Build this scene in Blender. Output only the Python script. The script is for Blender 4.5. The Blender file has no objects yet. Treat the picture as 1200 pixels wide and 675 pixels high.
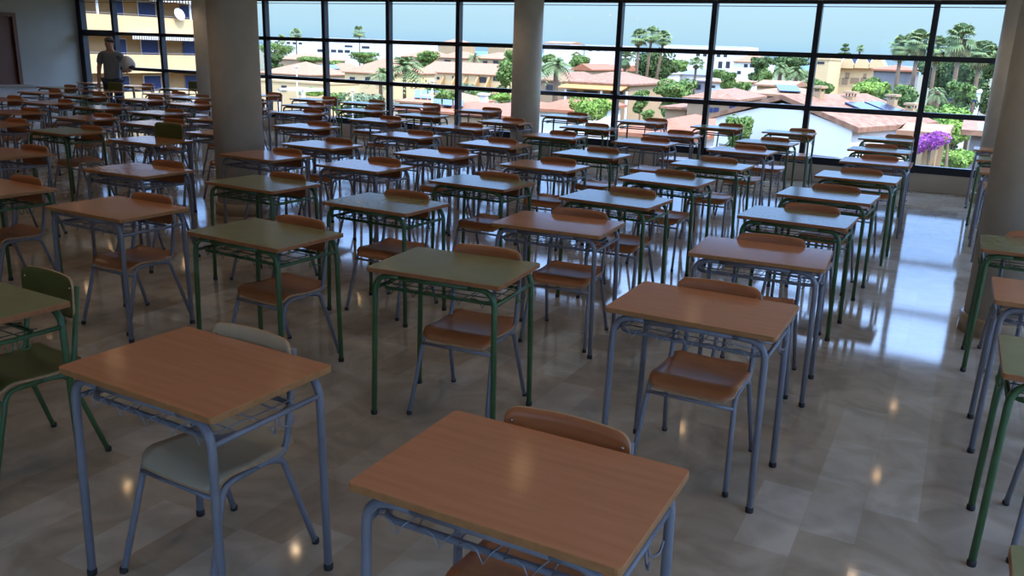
import bpy, bmesh, math, random
from mathutils import Vector, Matrix
random.seed(7)
C = bpy.context.scene.collection
PI = math.pi

# ------------------------------------------------------------------ camera
H_EYE = 1.767
CR = Vector((0.88146896, 0.47109055, 0.03295703))
CU = Vector((-0.15583533, 0.22428791, 0.96198247))
CF = Vector((-0.44578899, 0.85309356, -0.27111538))
FPX = 984.5
cd = bpy.data.cameras.new('camera'); cam = bpy.data.objects.new('camera', cd); C.objects.link(cam)
cd.sensor_width = 36; cd.lens = FPX / 1200 * 36; cd.clip_end = 20000; cd.clip_start = 0.05
M = Matrix((CR, CU, -CF)).transposed().to_4x4(); M.translation = Vector((0, 0, H_EYE))
cam.matrix_world = M
bpy.context.scene.camera = cam


def at(px, py, Y):
    """the place at depth y = Y seen at a photograph pixel"""
    d = CF + CR * ((px - 600) / FPX) - CU * ((py - 337.5) / FPX)
    return Vector((0, 0, H_EYE)) + d * (Y / d.y)


# ------------------------------------------------------------------ materials
MATS = {}


def mat(name, col, rough=0.6, metal=0.0, spec=0.5, var=None, vscale=8, stretch=None, bump=0, ior=None, coat=0):
    if name in MATS: return MATS[name]
    m = bpy.data.materials.new(name); m.use_nodes = True
    nt = m.node_tree; b = nt.nodes['Principled BSDF']
    b.inputs['Base Color'].default_value = (*col, 1); b.inputs['Roughness'].default_value = rough
    b.inputs['Metallic'].default_value = metal; b.inputs['Specular IOR Level'].default_value = spec
    if ior: b.inputs['IOR'].default_value = ior
    if coat: b.inputs['Coat Weight'].default_value = coat; b.inputs['Coat Roughness'].default_value = 0.1
    tc = nt.nodes.new('ShaderNodeTexCoord'); src = tc.outputs['Object']
    if stretch:
        mp = nt.nodes.new('ShaderNodeMapping'); mp.inputs['Scale'].default_value = stretch
        nt.links.new(src, mp.inputs[0]); src = mp.outputs[0]
    nz = nt.nodes.new('ShaderNodeTexNoise'); nz.inputs['Scale'].default_value = vscale
    nz.inputs['Detail'].default_value = 5
    nt.links.new(src, nz.inputs['Vector'])
    if var:
        rp = nt.nodes.new('ShaderNodeValToRGB')
        rp.color_ramp.elements[0].position = 0.32; rp.color_ramp.elements[1].position = 0.68
        rp.color_ramp.elements[0].color = (*col, 1); rp.color_ramp.elements[1].color = (*var, 1)
        nt.links.new(nz.outputs['Fac'], rp.inputs[0]); nt.links.new(rp.outputs[0], b.inputs['Base Color'])
    if bump:
        bp = nt.nodes.new('ShaderNodeBump'); bp.inputs['Strength'].default_value = bump
        bp.inputs['Distance'].default_value = 0.02
        nt.links.new(nz.outputs['Fac'], bp.inputs['Height']); nt.links.new(bp.outputs[0], b.inputs['Normal'])
    MATS[name] = m
    return m


BEECH = mat('beech laminate', (0.54, 0.245, 0.13), 0.14, var=(0.48, 0.213, 0.11), vscale=3, stretch=(1.2, 14, 1), spec=0.6)
BEECH_EDGE = mat('beech edge', (0.42, 0.20, 0.07), 0.5, var=(0.33, 0.15, 0.05), vscale=30)
GREEN_TOP = mat('green laminate', (0.24, 0.26, 0.135), 0.17, var=(0.215, 0.235, 0.12), vscale=14, spec=0.6)
GREEN_EDGE = mat('green desk edge', (0.40, 0.16, 0.06), 0.5, var=(0.31, 0.12, 0.045), vscale=30)
SLATE = mat('blue grey enamel', (0.215, 0.225, 0.265), 0.32, var=(0.19, 0.20, 0.24), vscale=20)
GREEN_TUBE = mat('green enamel', (0.06, 0.14, 0.055), 0.32, var=(0.05, 0.12, 0.046), vscale=20)
RUBBER = mat('black rubber', (0.012, 0.012, 0.014), 0.6)
WIRE = mat('steel wire', (0.30, 0.32, 0.36), 0.35, metal=0.5)
WIRE_G = mat('green wire', (0.03, 0.08, 0.04), 0.4)
PLY = mat('brown plywood', (0.44, 0.165, 0.062), 0.33, var=(0.35, 0.125, 0.046), vscale=3, stretch=(1.5, 10, 10), spec=0.55)
PLY_CREAM = mat('cream plywood', (0.48, 0.42, 0.30), 0.35, var=(0.42, 0.36, 0.25), vscale=6)
PLY_GREEN = mat('olive green plywood', (0.10, 0.125, 0.035), 0.35, var=(0.08, 0.10, 0.028), vscale=6)
PLY_RIM = mat('pale plywood edge', (0.50, 0.32, 0.18), 0.5, var=(0.40, 0.25, 0.13), vscale=60)
RIVET = mat('rivet steel', (0.6, 0.6, 0.6), 0.25, metal=1.0)


# ------------------------------------------------------------------ mesh helpers
def obj(name, bm, m, parent=None, smooth=False):
    me = bpy.data.meshes.new(name); bm.to_mesh(me); bm.free()
    for mm in (m if isinstance(m, (list, tuple)) else [m]): me.materials.append(mm)
    if smooth:
        for p in me.polygons: p.use_smooth = True
    o = bpy.data.objects.new(name, me); C.objects.link(o)
    if parent: o.parent = parent
    return o


def thing(name, label, cat, loc=(0, 0, 0), rz=0, group=None):
    o = bpy.data.objects.new(name, None); C.objects.link(o)
    o.location = loc; o.rotation_euler = (0, 0, rz); o.empty_display_size = 0.1
    return tag(o, label, cat, group)


def tag(o, label, cat, group=None):
    o['label'] = label; o['category'] = cat
    if group: o['group'] = group
    return o


def struct(name, bm, m, parent=None, label=None):
    o = obj(name, bm, m, parent)
    if parent is None: o['kind'] = 'structure'
    if label: o['label'] = label
    return o


def new(): return bmesh.new()


def box(bm, x0, x1, y0, y1, z0, z1, mi=0):
    vs = [bm.verts.new((x, y, z)) for x in (x0, x1) for y in (y0, y1) for z in (z0, z1)]
    for f in ((0, 1, 3, 2), (4, 6, 7, 5), (0, 4, 5, 1), (2, 3, 7, 6), (0, 2, 6, 4), (1, 5, 7, 3)):
        bm.faces.new([vs[i] for i in f]).material_index = mi
    return vs


def boxm(*a, **k):
    bm = new(); box(bm, *a, **k); return bm


def fillet(pts, r, n=5):
    """round the inner corners of a polyline"""
    pts = [Vector(p) for p in pts]; out = [pts[0]]
    rs = r if isinstance(r, (list, tuple)) else [r] * (len(pts) - 2)
    for i in range(1, len(pts) - 1):
        a, b, c = pts[i - 1], pts[i], pts[i + 1]
        d1 = (a - b); d2 = (c - b); l1, l2 = d1.length, d2.length; d1.normalize(); d2.normalize()
        ang = d1.angle(d2)
        if ang > PI - 0.01 or rs[i - 1] <= 0: out.append(b); continue
        t = min(rs[i - 1] / math.tan(ang / 2), l1 * 0.49 if i > 1 else l1 * 0.95, l2 * 0.49 if i < len(pts) - 2 else l2 * 0.95)
        for k in range(n + 1):
            s = k / n
            p = (b + d1 * t) * (1 - s) ** 2 + b * 2 * s * (1 - s) + (b + d2 * t) * s * s
            out.append(p)
    out.append(pts[-1]); return out


def tube(bm, pts, r, n=8, cap=True, r1=None):
    pts = [Vector(p) for p in pts]
    k = len(pts); rings = []
    t0 = (pts[1] - pts[0]).normalized()
    ref = Vector((0, 0, 1)) if abs(t0.z) < 0.9 else Vector((1, 0, 0))
    u = t0.cross(ref).normalized()
    for i, p in enumerate(pts):
        if i == 0: t = t0
        elif i == k - 1: t = (pts[i] - pts[i - 1]).normalized()
        else: t = ((pts[i + 1] - pts[i]).normalized() + (pts[i] - pts[i - 1]).normalized()).normalized()
        u = (u - t * u.dot(t)).normalized(); v = t.cross(u)
        rr = r if r1 is None else r + (r1 - r) * i / (k - 1)
        rings.append([bm.verts.new(p + (u * math.cos(2 * PI * j / n) + v * math.sin(2 * PI * j / n)) * rr) for j in range(n)])
    for a, b in zip(rings, rings[1:]):
        for j in range(n):
            f = bm.faces.new((a[j], a[(j + 1) % n], b[(j + 1) % n], b[j])); f.smooth = True
    if cap:
        bm.faces.new(rings[0][::-1]); bm.faces.new(rings[-1])


def lathe(bm, prof, n=24, c=(0, 0), mi=0, cap=True):
    rings = []
    for r, z in prof:
        rings.append([bm.verts.new((c[0] + r * math.cos(2 * PI * j / n), c[1] + r * math.sin(2 * PI * j / n), z)) for j in range(n)])
    for a, b in zip(rings, rings[1:]):
        for j in range(n):
            f = bm.faces.new((a[j], a[(j + 1) % n], b[(j + 1) % n], b[j])); f.smooth = True; f.material_index = mi
    if cap and prof[0][0] > 0: bm.faces.new(rings[0][::-1]).material_index = mi
    if cap and prof[-1][0] > 0: bm.faces.new(rings[-1]).material_index = mi


def shell(bm, grid, off, rim=0):
    """close a grid of points (rows of columns) into a thin solid; off(p) gives the back point"""
    A = [[bm.verts.new(p) for p in row] for row in grid]
    B = [[bm.verts.new(off(p)) for p in row] for row in grid]
    R, K = len(grid), len(grid[0])
    for i in range(R - 1):
        for j in range(K - 1):
            bm.faces.new((A[i][j], A[i][j + 1], A[i + 1][j + 1], A[i + 1][j])).smooth = True
            bm.faces.new((B[i][j], B[i + 1][j], B[i + 1][j + 1], B[i][j + 1])).smooth = True
    for i in range(R - 1):
        bm.faces.new((A[i][0], A[i + 1][0], B[i + 1][0], B[i][0])).material_index = rim
        bm.faces.new((A[i][-1], B[i][-1], B[i + 1][-1], A[i + 1][-1])).material_index = rim
    for j in range(K - 1):
        bm.faces.new((A[0][j], B[0][j], B[0][j + 1], A[0][j + 1])).material_index = rim
        bm.faces.new((A[-1][j], A[-1][j + 1], B[-1][j + 1], B[-1][j])).material_index = rim
    bmesh.ops.recalc_face_normals(bm, faces=bm.faces)


def dup(root, loc, rz, label, group=None, caps=True):
    r = root.copy(); C.objects.link(r); r.location = loc; r.rotation_euler = (0, 0, rz); r['label'] = label
    if group: r['group'] = group
    for ch in list(root.children):
        c = ch.copy(); C.objects.link(c); c.parent = r
        if caps:
            for g in ch.children:
                d = g.copy(); C.objects.link(d); d.parent = c
    return r


# ------------------------------------------------------------------ school desk
TOPZ = 0.76


def make_desk(top, frame):
    tm = [GREEN_TOP, GREEN_EDGE] if top == 'green' else [BEECH, BEECH_EDGE]
    fm = GREEN_TUBE if frame == 'green' else SLATE
    wm = WIRE_G if frame == 'green' else WIRE
    root = thing('school_desk', '', 'desk')
    # table top: rounded corners, laminate face and wooden edge
    bm = new(); W, D, r = 0.35, 0.25, 0.014
    out = []
    for cx, cy, a0 in ((W - r, D - r, 0), (-W + r, D - r, 90), (-W + r, -D + r, 180), (W - r, -D + r, 270)):
        for k in range(4):
            a = math.radians(a0 + 30 * k); out.append((cx + r * math.cos(a), cy + r * math.sin(a)))
    e = 0.002
    def sc(s): return [(x * (1 - s / W), y * (1 - s / D)) for x, y in out]
    rows = [(sc(e), TOPZ), (out, TOPZ - e), (out, TOPZ - 0.020), (sc(e), TOPZ - 0.022)]
    rg = [[bm.verts.new((x, y, z)) for x, y in o_] for o_, z in rows]
    n = len(out)
    bm.faces.new(rg[0]).material_index = 0
    bm.faces.new(rg[3][::-1]).material_index = 1
    for a, b in zip(rg, rg[1:]):
        for j in range(n):
            bm.faces.new((b[j], b[(j + 1) % n], a[(j + 1) % n], a[j])).material_index = 1
    obj('tabletop', bm, tm, root)
    zb = TOPZ - 0.022 - 0.014; R = 0.0138
    # legs with bent heads
    for sx in (-1, 1):
        for sy in (-1, 1):
            bm = new()
            p = fillet([(sx * 0.325, sy * 0.228, 0.0), (sx * 0.312, sy * 0.222, zb), (sx * 0.18, sy * 0.222, zb)], 0.085, 6)
            tube(bm, p, R, 10)
            leg = obj('leg', bm, fm, root)
            bm = new(); lathe(bm, [(0.0155, 0.0), (0.0165, 0.004), (0.0165, 0.020), (0.0145, 0.024)], 10, (sx * 0.325, sy * 0.228))
            obj('foot_cap', bm, RUBBER, leg)
    # frame: long beams under the top and side bars
    bm = new()
    for sy in (-1, 1): tube(bm, [(-0.182, sy * 0.222, zb), (0.182, sy * 0.222, zb)], R, 10)
    for sx in (-1, 1): tube(bm, [(sx * 0.314, -0.222, 0.655), (sx * 0.314, 0.222, 0.655)], 0.0095, 8)
    obj('frame', bm, fm, root)
    # book rack: bent tube plus snaking wire
    bm = new()
    zr = 0.652
    tube(bm, fillet([(-0.312, -0.10, zr), (-0.285, -0.185, zr), (0.285, -0.185, zr), (0.312, -0.10, zr)], 0.05, 4), 0.0095, 8)
    tube(bm, fillet([(-0.312, 0.03, zr), (-0.285, 0.13, zr), (0.285, 0.13, zr), (0.312, 0.03, zr)], 0.05, 4), 0.0085, 8)
    rack = obj('rack', bm, fm, root)
    bm = new()
    pts = []
    for k in range(5):
        x = -0.235 + 0.12 * k
        pts += [(x - 0.072, 0.145, zr + 0.010), (x - 0.072, -0.17, zr + 0.012), (x - 0.070, -0.196, zr + 0.002), (x - 0.055, -0.206, zr + 0.016),
                (x - 0.036, -0.207, zr + 0.021), (x - 0.017, -0.207, zr + 0.012), (x, -0.207, zr - 0.020), (x + 0.016, -0.198, zr + 0.008), (x + 0.026, -0.16, zr + 0.012), (x + 0.030, 0.145, zr + 0.010)]
    tube(bm, pts, 0.0022, 5)
    for y in (-0.12, -0.03, 0.06): tube(bm, [(-0.312, y, zr + 0.006), (0.312, y, zr + 0.006)], 0.0024, 5)
    obj('wire_grid', bm, wm, rack)
    # curled bag hooks on both side bars
    for sx in (-1, 1):
        bm = new()
        for sy in (-1, 1):
            q = fillet([(sx * 0.316, 0.03 + sy * 0.006, 0.655), (sx * 0.322, 0.03 + sy * 0.012, 0.612), (sx * 0.338, 0.03 + sy * 0.042, 0.612), (sx * 0.342, 0.03 + sy * 0.050, 0.644)], 0.02, 4)
            tube(bm, q, 0.0032, 6)
        obj('bag_hook', bm, fm, root)
    return root


def make_chair(ply, frame):
    pm = {'brown': PLY, 'cream': PLY_CREAM, 'green': PLY_GREEN}[ply]
    fm = GREEN_TUBE if frame == 'green' else SLATE
    root = thing('school_chair', '', 'chair')
    # seat: waterfall front, dished middle, rounded corners
    prof = []
    N = 16
    for i in range(N + 1):
        y = -0.205 + 0.375 * i / N
        t = max(0.0, (-0.13 - y) / 0.075)
        z = 0.428 - 0.042 * t ** 2.0 - 0.010 * math.sin(PI * min(1, max(0, (y + 0.13) / 0.30)))
        if y > 0.10: z += 0.010 * ((y - 0.10) / 0.07) ** 2
        e = min(i / N, 1 - i / N) * 0.375
        w = 0.190 if e > 0.035 else 0.190 - 0.035 + math.sqrt(max(0, 0.035 ** 2 - (0.035 - e) ** 2))
        prof.append([Vector((w * (-1 + 2 * j / 10), y, z + 0.006 * (abs(-1 + 2 * j / 10) ** 3))) for j in range(11)])
    bm = new(); shell(bm, prof, lambda p: p - Vector((0, -0.003, 0.011)), 1)
    obj('seat', bm, [pm, PLY_RIM], root)
    # curved backrest with rounded corners
    g = []
    for s in [-1, -.985, -.96, -.92, -.87, -.8, -.6, -.3, 0, .3, .6, .8, .87, .92, .96, .985, 1]:
        x = 0.190 * s
        e = (1 - abs(s)) * 0.190
        h = (0.092 if e > 0.04 else 0.052 + math.sqrt(max(0, 0.04 ** 2 - (0.04 - e) ** 2))) - 0.006 * s * s
        g.append([Vector((x, 0.160 - 0.020 * s * s + 0.10 * (h * (-1 + 2 * j / 6)) * 0.55, 0.712 + h * (-1 + 2 * j / 6))) for j in range(7)])
    bm = new(); shell(bm, g, lambda p: p + Vector((0, 0.010, 0)), 1)
    back = obj('backrest', bm, [pm, PLY_RIM], root)
    for sx in (-1, 1):
        for dz in (-0.035, 0.045):
            bm = new(); lathe(bm, [(0.0055, -0.0015), (0.004, 0.001), (0.001, 0.002)], 8)
            bmesh.ops.rotate(bm, verts=bm.verts, matrix=Matrix.Rotation(PI / 2, 3, 'X'))
            bmesh.ops.translate(bm, verts=bm.verts, vec=(sx * 0.168, 0.143 + 0.055 * dz, 0.712 + dz))
            obj('rivet', bm, RIVET, back)
    r = 0.0112
    for sx in (-1, 1):
        bm = new()
        tube(bm, fillet([(sx * 0.212, -0.275, 0), (sx * 0.186, -0.165, 0.402), (sx * 0.184, -0.02, 0.404)], 0.06, 5), r, 8)
        a = obj('leg', bm, fm, root)
        bm = new(); lathe(bm, [(0.0128, 0.0), (0.0136, 0.004), (0.0136, 0.018), (0.0118, 0.021)], 8, (sx * 0.212, -0.274)); obj('foot_cap', bm, RUBBER, a)
        bm = new()
        tube(bm, fillet([(sx * 0.212, 0.215, 0), (sx * 0.187, 0.09, 0.39), (sx * 0.185, 0.02, 0.404)], 0.04, 4), r, 8)
        a = obj('leg', bm, fm, root)
        bm = new(); lathe(bm, [(0.0128, 0.0), (0.0136, 0.004), (0.0136, 0.018), (0.0118, 0.021)], 8, (sx * 0.212, 0.214)); obj('foot_cap', bm, RUBBER, a)
    bm = new()
    for sx in (-1, 1):
        tube(bm, fillet([(sx * 0.184, -0.03, 0.404), (sx * 0.184, 0.115, 0.404), (sx * 0.180, 0.172, 0.765)], 0.06, 5), r, 8)
    tube(bm, [(-0.19, -0.185, 0.355), (0.19, -0.185, 0.355)], 0.0085, 8)
    tube(bm, [(-0.188, 0.075, 0.385), (0.188, 0.075, 0.385)], 0.0085, 8)
    obj('frame', bm, fm, root)
    return root


DESKS = {}; CHAIRS = {}


def put_desk(top, frame, x, y, rz, label, near):
    k = (top, frame)
    if k not in DESKS:
        DESKS[k] = make_desk(top, frame); o = DESKS[k]; o.location = (x, y, 0); o.rotation_euler = (0, 0, rz); o['label'] = label
        o['group'] = 'school desks in rows'; return o
    return dup(DESKS[k], (x, y, 0), rz, label, 'school desks in rows', near)


def put_chair(ply, frame, x, y, rz, label, near, tall=False):
    k = (ply, frame)
    if k not in CHAIRS:
        CHAIRS[k] = make_chair(ply, frame); o = CHAIRS[k]; o.location = (x, y, 0); o.rotation_euler = (0, 0, rz); o['label'] = label
        o['group'] = 'plywood school chairs'
    else:
        o = dup(CHAIRS[k], (x, y, 0), rz, label, 'plywood school chairs', near)
    o.scale = (1.08, 1.04, 1.14) if tall else (1, 1, 1)
    return o


ORD = ['', 'first', 'second', 'third', 'fourth', 'fifth', 'sixth', 'seventh', 'eighth', 'ninth', 'tenth', 'eleventh',
       'twelfth', 'thirteenth', 'fourteenth', 'fifteenth']
# row y (from the window, first = nearest the glass), columns ("files") x from the right
ROWY = {1: 12.90, 2: 11.20, 3: 9.87, 4: 8.33, 5: 7.07, 6: 5.87, 7: 4.63, 8: 3.39, 9: 1.75}
FILEX = {1: 0.56, 2: -0.86, 3: -2.14, 4: -3.38, 5: -4.60, 6: -5.88, 7: -7.45, 8: -8.82, 9: -10.05, 10: -11.33, 11: -12.62,
         12: -13.75, 13: -15.05, 14: -16.35, 15: -17.70}
# measured places: (file, row): (x, y, degrees)
MEAS = {
    (2, 9): (-0.827, 1.679, 0.3), (2, 8): (-0.855, 3.385, 0.0), (2, 7): (-0.874, 4.603, 3.3), (2, 6): (-0.9, 5.860, -2.2), (2, 5): (-0.87, 7.000, -3),
    (2, 4): (-0.8, 8.370, -1.5), (2, 3): (-0.78, 9.820, 0.5), (2, 2): (-0.87, 11.230, -1), (2, 1): (-0.95, 13.000, 1),
    (3, 9): (-2.059, 1.772, -1.9), (3, 8): (-2.079, 3.375, 4.9), (3, 7): (-2.119, 4.654, 3.7), (3, 6): (-2.17, 5.750, -3), (3, 5): (-2.18, 6.970, -3),
    (3, 4): (-2.14, 8.280, -2), (3, 3): (-2.22, 9.830, -2), (3, 2): (-2.2, 11.100, -2), (3, 1): (-2.26, 12.930, 0),
    (4, 9): (-3.36, 1.760, -2), (4, 8): (-3.32, 3.390, -2.5), (4, 7): (-3.36, 4.560, -1.5), (4, 6): (-3.33, 5.800, -2), (4, 5): (-3.39, 7.060, -2),
    (4, 4): (-3.41, 8.240, -2), (4, 3): (-3.4, 9.870, -1), (4, 2): (-3.45, 11.130, 0), (4, 1): (-3.34, 12.960, 0),
    (5, 8): (-4.55, 3.400, -0.7), (5, 7): (-4.57, 4.670, -2.5), (5, 6): (-4.61, 5.940, -2.5), (5, 5): (-4.62, 7.100, -2), (5, 4): (-4.64, 8.330, -1),
    (5, 3): (-4.55, 9.720, -1), (5, 2): (-4.73, 11.250, -1), (5, 1): (-4.56, 12.990, 0),
    (6, 8): (-5.78, 3.360, -2), (6, 7): (-5.78, 4.540, 1), (6, 6): (-5.73, 5.890, -2), (6, 5): (-5.93, 6.930, -2), (6, 4): (-5.88, 8.400, -1),
    (6, 3): (-5.98, 9.840, -1), (6, 2): (-6.02, 11.150, -1), (6, 1): (-5.92, 13.050, 1),
    (7, 7): (-7.46, 4.470, 0), (7, 6): (-7.43, 6.020, 0), (7, 4): (-7.43, 8.400, -1), (7, 3): (-7.42, 9.890, 0), (7, 2): (-7.52, 11.170, 0), (7, 1): (-7.5, 12.850, 1),
    (8, 6): (-8.75, 5.990, -1), (8, 5): (-8.93, 7.300, -1), (8, 3): (-8.95, 10.000, 1), (8, 2): (-8.75, 11.250, 1), (8, 1): (-8.87, 12.900, 1),
    (9, 6): (-9.97, 5.940, 0), (9, 5): (-10.06, 7.180, -1), (9, 4): (-10.2, 8.430, 0), (9, 2): (-10.02, 11.330, 1), (9, 1): (-9.92, 12.750, 1),
    (10, 4): (-11.46, 8.430, -1), (10, 3): (-11.34, 9.990, -2), (10, 1): (-11.12, 12.750, 1), (11, 4): (-12.7, 8.440, -1), (11, 3): (-12.56, 10.110, 1),
    (12, 2): (-13.6, 11.450, 1),
    (1, 9): (0.579, 1.722, 0), (1, 7): (0.593, 3.44, 0.5), (1, 6): (0.586, 4.5, 0.5), (1, 5): (0.54, 5.72, 0.3),
}
GREENS = {(4, 9), (4, 8), (3, 8), (5, 7), (4, 7), (4, 6), (3, 6), (2, 6), (3, 5), (2, 5), (4, 4), (3, 4), (2, 4), (3, 2), (2, 2), (5, 2),
          (3, 1), (2, 1), (4, 1), (1, 9), (1, 7), (1, 5), (1, 2), (5, 3), (6, 8), (8, 6), (9, 4), (7, 2), (6, 1), (8, 2), (10, 4), (9, 1), (12, 3), (11, 2), (13, 1), (14, 2)}
FULLTOP_BROWN = {(6, 8), (5, 3)}      # beech top on green legs
slots = []
for fi in FILEX:
    for ro in ROWY:
        if (fi, ro) in MEAS: slots.append((fi, ro)); continue
        if fi == 1 and ro in (1, 2, 3, 4): slots.append((fi, ro)); continue
        lo = {7: 7, 8: 6, 9: 6, 10: 5, 11: 4, 12: 4, 13: 3, 14: 2, 15: 1}.get(fi, 0)
        if fi >= 7 and ro <= lo: slots.append((fi, ro))
SPECIAL_CHAIR = {
    (3, 9): ('cream', 'slate', False, 'pale cream plywood chair tucked under the beech desk at near left'),
    (4, 9): ('green', 'green', False, 'green chair with green legs at the green desk on the left edge'),
    (7, 6): ('green', 'slate', True, 'tall olive-backed chair standing above the desk left of the nearer round pillar'),
    (13, 2): ('green', 'slate', True, 'tall olive-backed chair in front of the standing man'),
    (13, 1): ('green', 'slate', True, 'tall dark olive chair by the window, right of the standing man'),
    (1, 1): ('cream', 'slate', True, 'cream-backed chair nearest the window between the two right-hand pillars'),
    (1, 2): ('cream', 'slate', False, 'cream-backed chair second from the window between the two right-hand pillars'),
    (3, 2): ('brown', 'slate', False, None),
}
slots = [k for k in slots if k != (12, 1)]      # would stand inside the pillar
rnd = random.Random(3)
for fi, ro in slots:
    if (fi, ro) in MEAS: x, y, a = MEAS[(fi, ro)]
    else:
        x, y, a = FILEX[fi] + rnd.uniform(-.05, .05), ROWY[ro] + rnd.uniform(-.05, .05), rnd.uniform(-1.5, 1.5)
        if fi == 1: x, y = 0.49 + 0.03 * (ro - 1), {1: 12.52, 2: 11.17, 3: 9.85, 4: 8.62}[ro]
    g = (fi, ro) in GREENS
    top = 'green' if g and (fi, ro) not in FULLTOP_BROWN else 'beech'
    fr = 'green' if g else 'slate'
    a = math.radians(a)
    nth = 1 + sum(1 for k in slots if k[0] == fi and k[1] < ro)
    where = f'{ORD[nth]} from the window in the {ORD[fi]} file from right'
    put_desk(top, fr, x, y, a, f"{'green-topped' if top == 'green' else 'beech-topped'} desk with {'green' if fr == 'green' else 'grey'} legs, {where}", ro >= 5)
    near = ro >= 5
    jx, jy, ja = rnd.uniform(-.04, .04), rnd.uniform(-.015, .02), rnd.uniform(-2, 2)
    if (fi, ro) == (2, 8): jx, jy, ja = -0.005, 0.0, 0
    if (fi, ro) == (3, 8): jx, jy, ja = 0.045, 0.0, 0
    if (fi, ro) == (2, 9): jx, jy, ja = -0.012, 0.01, 0
    if (fi, ro) == (3, 9): jx, jy, ja = -0.035, -0.01, 0
    if (fi, ro) == (4, 9): jy = 0.10
    if ro == 1: jy += 0.05; jx += 0.12
    ply, cf, tall, lab = SPECIAL_CHAIR.get((fi, ro), ('brown', 'slate', False, None))
    if lab is None: lab = f'brown plywood chair at the desk {ORD[nth]} from the window, {ORD[fi]} file from right'
    ca, sa = math.cos(a), math.sin(a)
    lx, ly = jx, 0.12 + jy
    put_chair(ply, cf, x + ca * lx - sa * ly, y + sa * lx + ca * ly, a + math.radians(ja), lab, near, tall)

# ------------------------------------------------------------------ room shell
WY = 13.62; XL = -18.97; XR = 3.3; YB = -4.5; CZ = 2.9
PAINT = mat('cream wall paint', (0.60, 0.54, 0.45), 0.85, var=(0.57, 0.51, 0.42), vscale=1.5)
CEIL = mat('white ceiling paint', (0.75, 0.73, 0.70), 0.9)
COLM = mat('column render', (0.60, 0.54, 0.45), 0.75, var=(0.53, 0.475, 0.39), vscale=5, bump=0.1)
BASEM = mat('column base marble', (0.42, 0.32, 0.21), 0.25, var=(0.36, 0.27, 0.17), vscale=6)
ALU = mat('dark navy aluminium', (0.010, 0.012, 0.022), 0.4)


def floor_material():
    m = bpy.data.materials.new('polished marble tiles'); m.use_nodes = True
    nt = m.node_tree; b = nt.nodes['Principled BSDF']; L = nt.links.new
    tc = nt.nodes.new('ShaderNodeTexCoord')
    mp = nt.nodes.new('ShaderNodeMapping'); mp.inputs['Rotation'].default_value = (0, 0, PI / 2); mp.inputs['Location'].default_value = (0.14, -0.08, 0); L(tc.outputs['Object'], mp.inputs[0])
    br = nt.nodes.new('ShaderNodeTexBrick'); L(mp.outputs[0], br.inputs['Vector'])
    br.inputs['Scale'].default_value = 1; br.inputs['Brick Width'].default_value = 0.47; br.inputs['Row Height'].default_value = 0.205
    br.inputs['Mortar Size'].default_value = 0.001; br.inputs['Mortar Smooth'].default_value = 0.3
    br.inputs['Color1'].default_value = (0, 0, 0, 1); br.inputs['Color2'].default_value = (1, 1, 1, 1); br.inputs['Mortar'].default_value = (0.35, 0.35, 0.35, 1)
    br.offset = 0.36; br.offset_frequency = 2; br.squash = 1.18; br.squash_frequency = 3; br.inputs['Bias'].default_value = 0.0
    rp = nt.nodes.new('ShaderNodeValToRGB'); cr = rp.color_ramp
    cr.elements[0].position = 0.0; cr.elements[0].color = (0.29, 0.24, 0.185, 1)
    cr.elements[1].position = 1.0; cr.elements[1].color = (0.50, 0.48, 0.44, 1)
    e = cr.elements.new(0.35); e.color = (0.345, 0.30, 0.24, 1)
    e = cr.elements.new(0.7); e.color = (0.40, 0.365, 0.31, 1)
    n0 = nt.nodes.new('ShaderNodeTexNoise'); n0.inputs['Scale'].default_value = 0.55; n0.inputs['Detail'].default_value = 2; L(tc.outputs['Object'], n0.inputs['Vector'])
    ma = nt.nodes.new('ShaderNodeMath'); ma.operation = 'MULTIPLY_ADD'; ma.inputs[1].default_value = 0.62; L(br.outputs['Color'], ma.inputs[0])
    mb = nt.nodes.new('ShaderNodeMath'); mb.operation = 'MULTIPLY_ADD'; mb.inputs[1].default_value = 1.1; mb.inputs[2].default_value = -0.36; L(n0.outputs['Fac'], mb.inputs[0])
    L(mb.outputs[0], ma.inputs[2]); L(ma.outputs[0], rp.inputs[0])
    nz = nt.nodes.new('ShaderNodeTexNoise'); nz.inputs['Scale'].default_value = 3.2; nz.inputs['Detail'].default_value = 7; nz.inputs['Distortion'].default_value = 1.6
    L(tc.outputs['Object'], nz.inputs['Vector'])
    r2 = nt.nodes.new('ShaderNodeValToRGB'); r2.color_ramp.elements[0].position = 0.35; r2.color_ramp.elements[1].position = 0.65
    r2.color_ramp.elements[0].color = (0.80, 0.78, 0.74, 1); r2.color_ramp.elements[1].color = (1.12, 1.1, 1.08, 1)
    L(nz.outputs['Fac'], r2.inputs[0])
    mx = nt.nodes.new('ShaderNodeMix'); mx.data_type = 'RGBA'; mx.blend_type = 'MULTIPLY'; mx.inputs['Factor'].default_value = 1
    L(rp.outputs[0], mx.inputs['A']); L(r2.outputs[0], mx.inputs['B']); L(mx.outputs['Result'], b.inputs['Base Color'])
    b.inputs['Roughness'].default_value = 0.07; b.inputs['IOR'].default_value = 1.62
    n2 = nt.nodes.new('ShaderNodeTexNoise'); n2.inputs['Scale'].default_value = 2.2; n2.inputs['Detail'].default_value = 1; L(tc.outputs['Object'], n2.inputs['Vector'])
    bp = nt.nodes.new('ShaderNodeBump'); bp.inputs['Strength'].default_value = 0.05; bp.inputs['Distance'].default_value = 0.01
    L(n2.outputs['Fac'], bp.inputs['Height']); L(bp.outputs[0], b.inputs['Normal'])
    return m


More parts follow.
